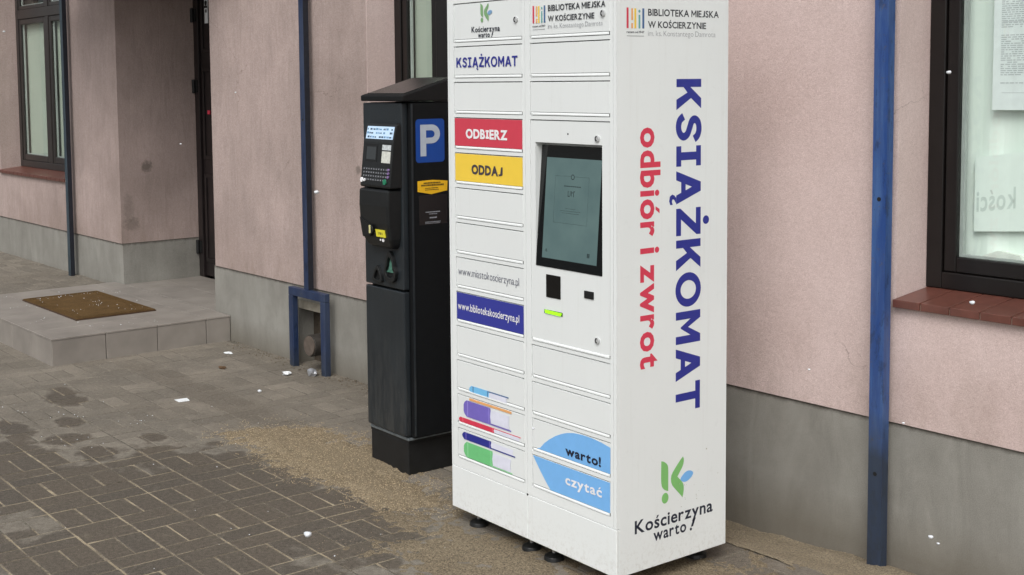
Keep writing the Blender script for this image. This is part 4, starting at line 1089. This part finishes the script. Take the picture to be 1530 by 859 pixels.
m = MB(); m.add([(.030, -.010, 1.5700 + .026 * s_ + .0015), (.304, -.010, 1.5700 + .026 * s_ + .0015), (.304, .215, 1.5700 + .251 * s_ + .0015), (.030, .215, 1.5700 + .251 * s_ + .0015),
                 (.030, -.010, 1.5700 + .026 * s_ - .003), (.304, -.010, 1.5700 + .026 * s_ - .003), (.304, .215, 1.5700 + .251 * s_ - .003), (.030, .215, 1.5700 + .251 * s_ - .003)],
                [(0,1,2,3), (0,4,5,1), (1,5,6,2), (2,6,7,3), (3,7,4,0)])
m.obj('solar_panel', flat('solar_glass', S(36, 38, 38), .25, var=.25, scale=14), ld)
# console housings on the upper door: profile swept across x
def swept(name, prof, x0, x1, mat, parent, cut=.0, bevel=.006):
    """prof: list of (z, yfront, inset) from top to bottom"""
    m = MB(); vs = []; n = len(prof)
    for (z, yf, ins_) in prof:
        vs += [(x0 + ins_, -.0205, z), (x0 + ins_, yf, z), (x1 - ins_, yf, z), (x1 - ins_, -.0205, z)]
    fs = [(0, 1, 2, 3), tuple(reversed(range(4 * n - 4, 4 * n)))]
    for i in range(n - 1):
        a = 4 * i; fs += [(a, a+4, a+5, a+1), (a+1, a+5, a+6, a+2), (a+2, a+6, a+7, a+3)]
    m.add(vs, fs); return m.obj(name, mat, parent, bevel=bevel)
co_ = swept('display_housing', [(1.458, -.034, .006), (1.450, -.044, .0), (1.380, -.060, 0), (1.290, -.070, 0), (1.200, -.080, 0), (1.193, -.076, .002)], .072, .297, M_black, pm)
def yf(z):
    P0 = [(1.450, -.044), (1.380, -.060), (1.290, -.070), (1.200, -.080)]
    for (za, ya), (zb_, yb) in zip(P0, P0[1:]):
        if z >= zb_: return ya + (yb - ya) * (za - z) / (za - zb_)
    return P0[-1][1]
def on(z, d): return yf(z) - d
def slab(name, x0, x1, z0, z1, mat, parent, d0=.0, d1=.003):
    m = MB(); y1, y0 = on(z1, d1), on(z0, d1); i1, i0 = on(z1, d0), on(z0, d0)
    m.add([(x0, y0, z0), (x1, y0, z0), (x1, y1, z1), (x0, y1, z1), (x0, i0, z0), (x1, i0, z0), (x1, i1, z1), (x0, i1, z1)], [(0,1,2,3), (0,4,5,1), (1,5,6,2), (2,6,7,3), (3,7,4,0)])
    return m.obj(name, mat, parent)
slab('screen', .088, .290, 1.3925, 1.4435, emit_mat('lcd_pale', S(150, 170, 190), S(176, 200, 224), .55, .2), co_, -.001, .0015)
pr = Print(lambda a, b, d: (a, on(b, .0019 + d), b)); r4 = random.Random(21)
for zz in (1.432, 1.4165, 1.4005):
    x = .092
    while x < .284:
        w = r4.uniform(.004, .016); 
        if r4.random() < .75: pr.rect(x, min(.286, x + w), zz - .0035, zz + r4.uniform(.002, .005), 0 if r4.random() < .6 else 1)
        x += w + .004
pr.obj('screen_text', [flat('lcd_dark', S(40, 62, 84), .4), flat('lcd_mid', S(96, 140, 176), .4)], co_)
slab('card_reader', .098, .186, 1.300, 1.372, M_blackm, co_, -.001, .0012); slab('reader_slot', .108, .178, 1.308, 1.360, flat('grey_reader_face', S(54, 58, 60), .5), co_, .0012, .0024)
slab('tariff_sticker', .222, .286, 1.297, 1.344, flat('sticker_pale', S(206, 208, 200), .6, var=.15, scale=90), co_, -.001, .0012); slab('tariff_sticker', .222, .286, 1.349, 1.370, flat('sticker_pale_top', S(196, 202, 204), .6, var=.25, scale=110), co_, -.001, .0012)
m = MB()
for r_ in range(4):
    for c_ in range(10):
        x = .094 + c_ * .0186; z = 1.270 - r_ * .0145; y = on(z, 0)
        m.box(x, x + .012, y - .003, y + .002, z - .0045, z + .0045)
m.obj('keypad', flat('grey_keys', S(74, 76, 80), .5, var=.35, scale=120), co_)
pr = Print(lambda a, b, d: (a, on(b, .0034 + d), b))
for r_ in range(4):
    for c_ in range(10): pr.rect(.097 + c_ * .0186, .103 + c_ * .0186, 1.268 - r_ * .0145, 1.272 - r_ * .0145)
pr.obj('key_marks', M_greyink, co_)
for (nm, x, z, r, mt_) in (('green_button', .262, 1.221, .011, flat('green_key', S(40, 130, 96), .4)), ('white_button', .088, 1.2225, .010, M_whiteink), ('white_button', .108, 1.2225, .006, M_whiteink)):
    m = MB(); m.cyl((x, on(z, .006), z), r, .008, 'y', 16); m.obj(nm, mt_, co_)
for k in range(3):
    m = MB(); z = 1.270 - k * .0145; m.cyl((.282, on(z, .005), z), .0055, .007, 'y', 12); m.obj('violet_button', flat('violet_key', S(136, 112, 160), .4), co_)
pod = swept('coin_housing', [(1.189, -.080, .004), (1.180, -.086, 0), (1.120, -.088, .0), (1.050, -.084, .002), (.985, -.072, .006), (.955, -.058, .016), (.942, -.040, .034)], .070, .290, M_black, pm, bevel=.009)
m = MB(); m.add([(.078, -.0885, 1.068), (.150, -.0885, 1.045), (.166, -.087, 1.015), (.150, -.082, .992), (.084, -.078, .985), (.078, -.083, 1.068), (.150, -.082, 1.045), (.166, -.081, 1.015), (.150, -.074, .992), (.084, -.071, .985)],
                [(0,1,2,3,4), (0,5,6,1), (1,6,7,2), (2,7,8,3), (3,8,9,4), (4,9,5,0)]); m.obj('coin_scoop', M_blackm, pod)
m = MB(); m.cyl((.166, -.0935, 1.022), .019, .006, 'y', 20); m.obj('coin_bezel', M_black, pod, bevel=.002)
m = MB(); m.box(.160, .171, -.0965, -.0932, 1.006, 1.040); m.obj('coin_slot', flat('cream_slot', S(216, 210, 150), .4), pod, bevel=.002)
def yp(z): return -.0845 + (1.05 - z) * .14
m = MB(); m.add([(.190, yp(.994) - .002, .994), (.256, yp(.994) - .002, .994), (.256, yp(1.024) - .002, 1.024), (.190, yp(1.024) - .002, 1.024), (.190, -.07, .994), (.256, -.07, .994), (.256, -.07, 1.024), (.190, -.07, 1.024)],
                [(0,1,2,3), (0,4,5,1), (1,5,6,2), (2,6,7,3), (3,7,4,0)]); m.obj('yellow_label', flat('bright_yellow_label', S(232, 222, 60), .5), pod)
pr = Print(lambda a, b, d: (a, yp(b) - .0024 - d, b)); pr.disc(.223, 1.009, .006); pr.rect(.207, .212, 1.004, 1.014); pr.rect(.234, .240, 1.004, 1.014); pr.obj('label_mark', flat('label_ink', S(120, 112, 40), .5), pod)
m = MB(); m.cyl((.212, yp(.981) + .001, .981), .004, .004, 'y', 10); m.cyl((.232, yp(.981) + .001, .981), .007, .004, 'y', 10); m.obj('indicator', M_whiteink, pod)
# ticket and coin cups low on the upper door
def cup(name, pts, y0, y1, mat, parent, inner):
    n = len(pts); cx = sum(p[0] for p in pts) / n; cz = sum(p[1] for p in pts) / n
    ip = [(cx + (p[0] - cx) * inner, cz + (p[1] - cz) * inner) for p in pts]
    m = MB(); vs = [(p[0], y0, p[1]) for p in pts] + [(p[0], y1, p[1]) for p in pts] + [(p[0], y1, p[1]) for p in ip] + [(p[0], y0, p[1]) for p in ip]
    fs = []
    for i in range(n):
        j = (i + 1) % n
        for k in range(3): fs.append((k*n + i, k*n + j, (k+1)*n + j, (k+1)*n + i))
    m.add(vs, fs); o = m.obj(name, mat, parent, bevel=.001)
    m = MB(); m.add([(p[0], y0 - .001, p[1]) for p in ip], [tuple(range(n))]); m.obj('cup_back', M_blackm, o)
    return o
tri = smooth_poly([(.116, .862), (.140, .835), (.152, .805), (.143, .793), (.090, .793), (.080, .803), (.094, .835)], 4)
c1 = cup('coin_cup', tri, -.0205, -.034, M_black, ud, .62)
drop = smooth_poly([(.213, .932), (.240, .905), (.250, .870), (.262, .845), (.250, .812), (.215, .800), (.182, .815), (.172, .845), (.186, .872), (.192, .905)], 4)
c2 = cup('ticket_cup', drop, -.0205, -.036, M_black, ud, .66)
m = MB(); m.add([(.208, -.0225, .905), (.218, -.0225, .905), (.226, -.0275, .855), (.240, -.0275, .842), (.186, -.0275, .842), (.200, -.0275, .858)], [(0,1,2,3,4,5)]); m.obj('cup_flap', flat('worn_green_flap', S(72, 116, 100), .5, var=.4, scale=50), c2)
# side marks
PX = .3205
pr = Print(lambda a, b, d: (PX + d, a, b))
def rrect(x0, x1, z0, z1, r):
    out = []
    for (cx, cz, s0) in ((x1 - r, z1 - r, 0), (x0 + r, z1 - r, 90), (x0 + r, z0 + r, 180), (x1 - r, z0 + r, 270)):
        out += [(cx + r * math.cos(math.radians(s0 + k * 22.5)), cz + r * math.sin(math.radians(s0 + k * 22.5))) for k in range(5)]
    return out
pr.poly(rrect(.034, .176, 1.296, 1.473, .014), 0); pr.obj('parking_sign', M_psign, pm)
pr = Print(lambda a, b, d: (PX + .0005 + d, a, b))
pr.rect(.0565, .0850, 1.3215, 1.4500)
arc = lambda R, r_, cz, x0: None
n = 14; out_ = []; inn = []
for k in range(n + 1):
    t_ = -math.pi / 2 + math.pi * k / n
    out_.append((.113 + .041 * math.cos(t_), 1.4115 + .0385 * math.sin(t_))); inn.append((.109 + .018 * math.cos(t_), 1.4115 + .0150 * math.sin(t_)))
pts = [(.0850, 1.3730)] + out_ + [(.0850, 1.4500), (.0850, 1.4265)] + inn[::-1] + [(.0850, 1.3965)]
pr.mb.add([pr.P(a, b, 0) for a, b in pts], [tuple(range(len(pts)))], 0)
pr.obj('letter_p', M_pwhite, pm)
pr = Print(lambda a, b, d: (PX + d, a, b)); pr.poly([(.040, 1.2210), (.114, 1.2235), (.190, 1.2165), (.187, 1.1765), (.108, 1.1650), (.040, 1.1780)]); ys = pr.obj('yellow_sticker', M_stick, pm)
pr = Print(lambda a, b, d: (PX + .0005 + d, a, b)); r5 = random.Random(5)
for zz, x0, x1, h in ((1.2085, .070, .150, .0060), (1.1985, .058, .170, .0075), (1.1885, .078, .140, .0035), (1.1815, .078, .145, .0035)):
    x = x0
    while x < x1:
        w = r5.uniform(.003, .006); pr.rect(x, x + w, zz, zz + h); x += w + .0016
pr.obj('sticker_text', flat('sticker_ink', S(70, 58, 24), .5), ys)
pr = Print(lambda a, b, d: (PX + d, a, b)); pr.rect(.046, .186, 1.040, 1.1620); bl = pr.obj('black_label', flat('glossy_label_black', S(20, 20, 22), .2), pm)
pr = Print(lambda a, b, d: (PX + .0005 + d, a, b))
for zz, x0, x1, h in ((1.090, .078, .148, .0040), (1.0825, .095, .132, .0030), (1.066, .098, .132, .0055), (1.0500, .076, .150, .0028), (1.0445, .076, .148, .0022)):
    x = x0
    while x < x1:
        w = r5.uniform(.003, .006); pr.rect(x, x + w, zz, zz + h); x += w + .0016
pr.obj('label_text', flat('dim_white_ink', S(150, 154, 160), .5), bl)
m = MB(); m.box(.3195, .3222, .012, .020, .170, 1.535); m.obj('corner_strip', M_anth, pm)

# ================================================================== LITTER AND SNOW
m = MB(); m.add([(0, 0, .002), (.062, -.004, .003), (.075, .048, .006), (.016, .062, .004), (0, 0, .0005), (.062, -.004, .0005), (.075, .048, .0015), (.016, .062, .0005)], [(0,1,2,3), (7,6,5,4), (0,4,5,1), (1,5,6,2), (2,6,7,3), (3,7,4,0)])
o = m.obj('paper_scrap', M_paper); o.location = (-6.022, 2.775, 0); tag(o, 'small white card lying alone on the dry pavers', 'scrap')
def lump(name, loc, r, label, cat, mat, seed, sq=(1, 1, .5)):
    bm = bmesh.new(); bmesh.ops.create_icosphere(bm, subdivisions=2, radius=1)
    for v in bm.verts:
        k = 1 + .55 * noise.noise(v.co * 2.1 + Vector((seed, 0, 0))); v.co = Vector((v.co.x * r * sq[0] * k, v.co.y * r * sq[1] * k, v.co.z * r * sq[2] * k))
    me = bpy.data.meshes.new(name); bm.to_mesh(me); bm.free(); me.materials.append(mat)
    o = bpy.data.objects.new(name, me); o.location = loc; COL.objects.link(o); return tag(o, label, cat)
lump('crumpled_foil', (-6.03, 3.60, .018), .032, 'crumpled pale foil wrapper on the ground inside the blue portal frame', 'wrapper', flat('dull_foil', S(170, 172, 176), .35, metal=.6), 3, (1.2, .7, .8))
lump('crumpled_tissue', (-6.13, 3.50, .010), .024, 'small crumpled white tissue on the pavers before the blue portal frame', 'tissue', M_paper, 8)
lump('torn_paper', (-6.86, 3.52, .004), .026, 'flat torn white paper bit near the wall right of the doorstep', 'scrap', M_paper, 12, (1.3, .8, .2))
lump('dried_leaf', (-6.52, 3.30, .006), .024, 'curled dark brown dried leaf on the pavers', 'leaf', flat('dead_leaf', S(88, 66, 44), .8), 15, (1.3, .7, .35))
o0 = None
flk = [((473, 287), 2.6, .0058, 'snowflake falling in front of the pink wall beside the middle post'), ((460, 798), 2.3, .0078, 'largest snowflake, falling low over the wet pavers'),
       ((1418, 108), 2.6, .0052, 'snowflake falling in front of the right window frame'), ((1391, 802), 2.5, .0050, 'snowflake falling before the grey plinth at the lower right'),
       ((1402, 812), 2.5, .0030, 'tiny snowflake just under another before the grey plinth'), ((1453, 452), 2.4, .0052, 'snowflake falling in front of the red sill tiles'),
       ((388, 584), 3.0, .0052, 'round snowflake falling above the dry pavers left of the parking meter'), ((1209, 552), 2.6, .0030, 'tiny snowflake near the plinth edge right of the locker'),
       ((270, 215), 3.2, .0028, 'tiny snowflake before the shaded door reveal'), ((6, 47), 3.2, .0034, 'small snowflake before the wall at the far left'),
       ((1350, 632), 2.6, .0030, 'tiny snowflake just right of the bright blue post'), ((797, 640), 2.3, .0030, 'tiny snowflake before the locker doors'),
       ((352, 138), 3.2, .0028, 'tiny snowflake before the pink wall right of the door')]
for (u, v), dist, r, lab in flk:
    d = F_ + R_ * ((u - 713.72) / 1895.5) - U_ * ((v - 271.6) / 1895.5)
    loc = Vector((0, 0, 1.62)) + d.normalized() * dist
    if o0 is None:
        bm = bmesh.new(); bmesh.ops.create_icosphere(bm, subdivisions=2, radius=1)
        for v_ in bm.verts: v_.co *= 1 + .35 * noise.noise(v_.co * 1.7)
        me = bpy.data.meshes.new('snowflake'); bm.to_mesh(me); bm.free(); me.materials.append(M_snow)
        for p_ in me.polygons: p_.use_smooth = True
        o = o0 = bpy.data.objects.new('snowflake', me)
    else: o = o0.copy()
    o.location = loc; o.scale = (r, r * .8, r * .62); COL.objects.link(o)
    tag(o, lab, 'snowflake', 'falling snowflakes')
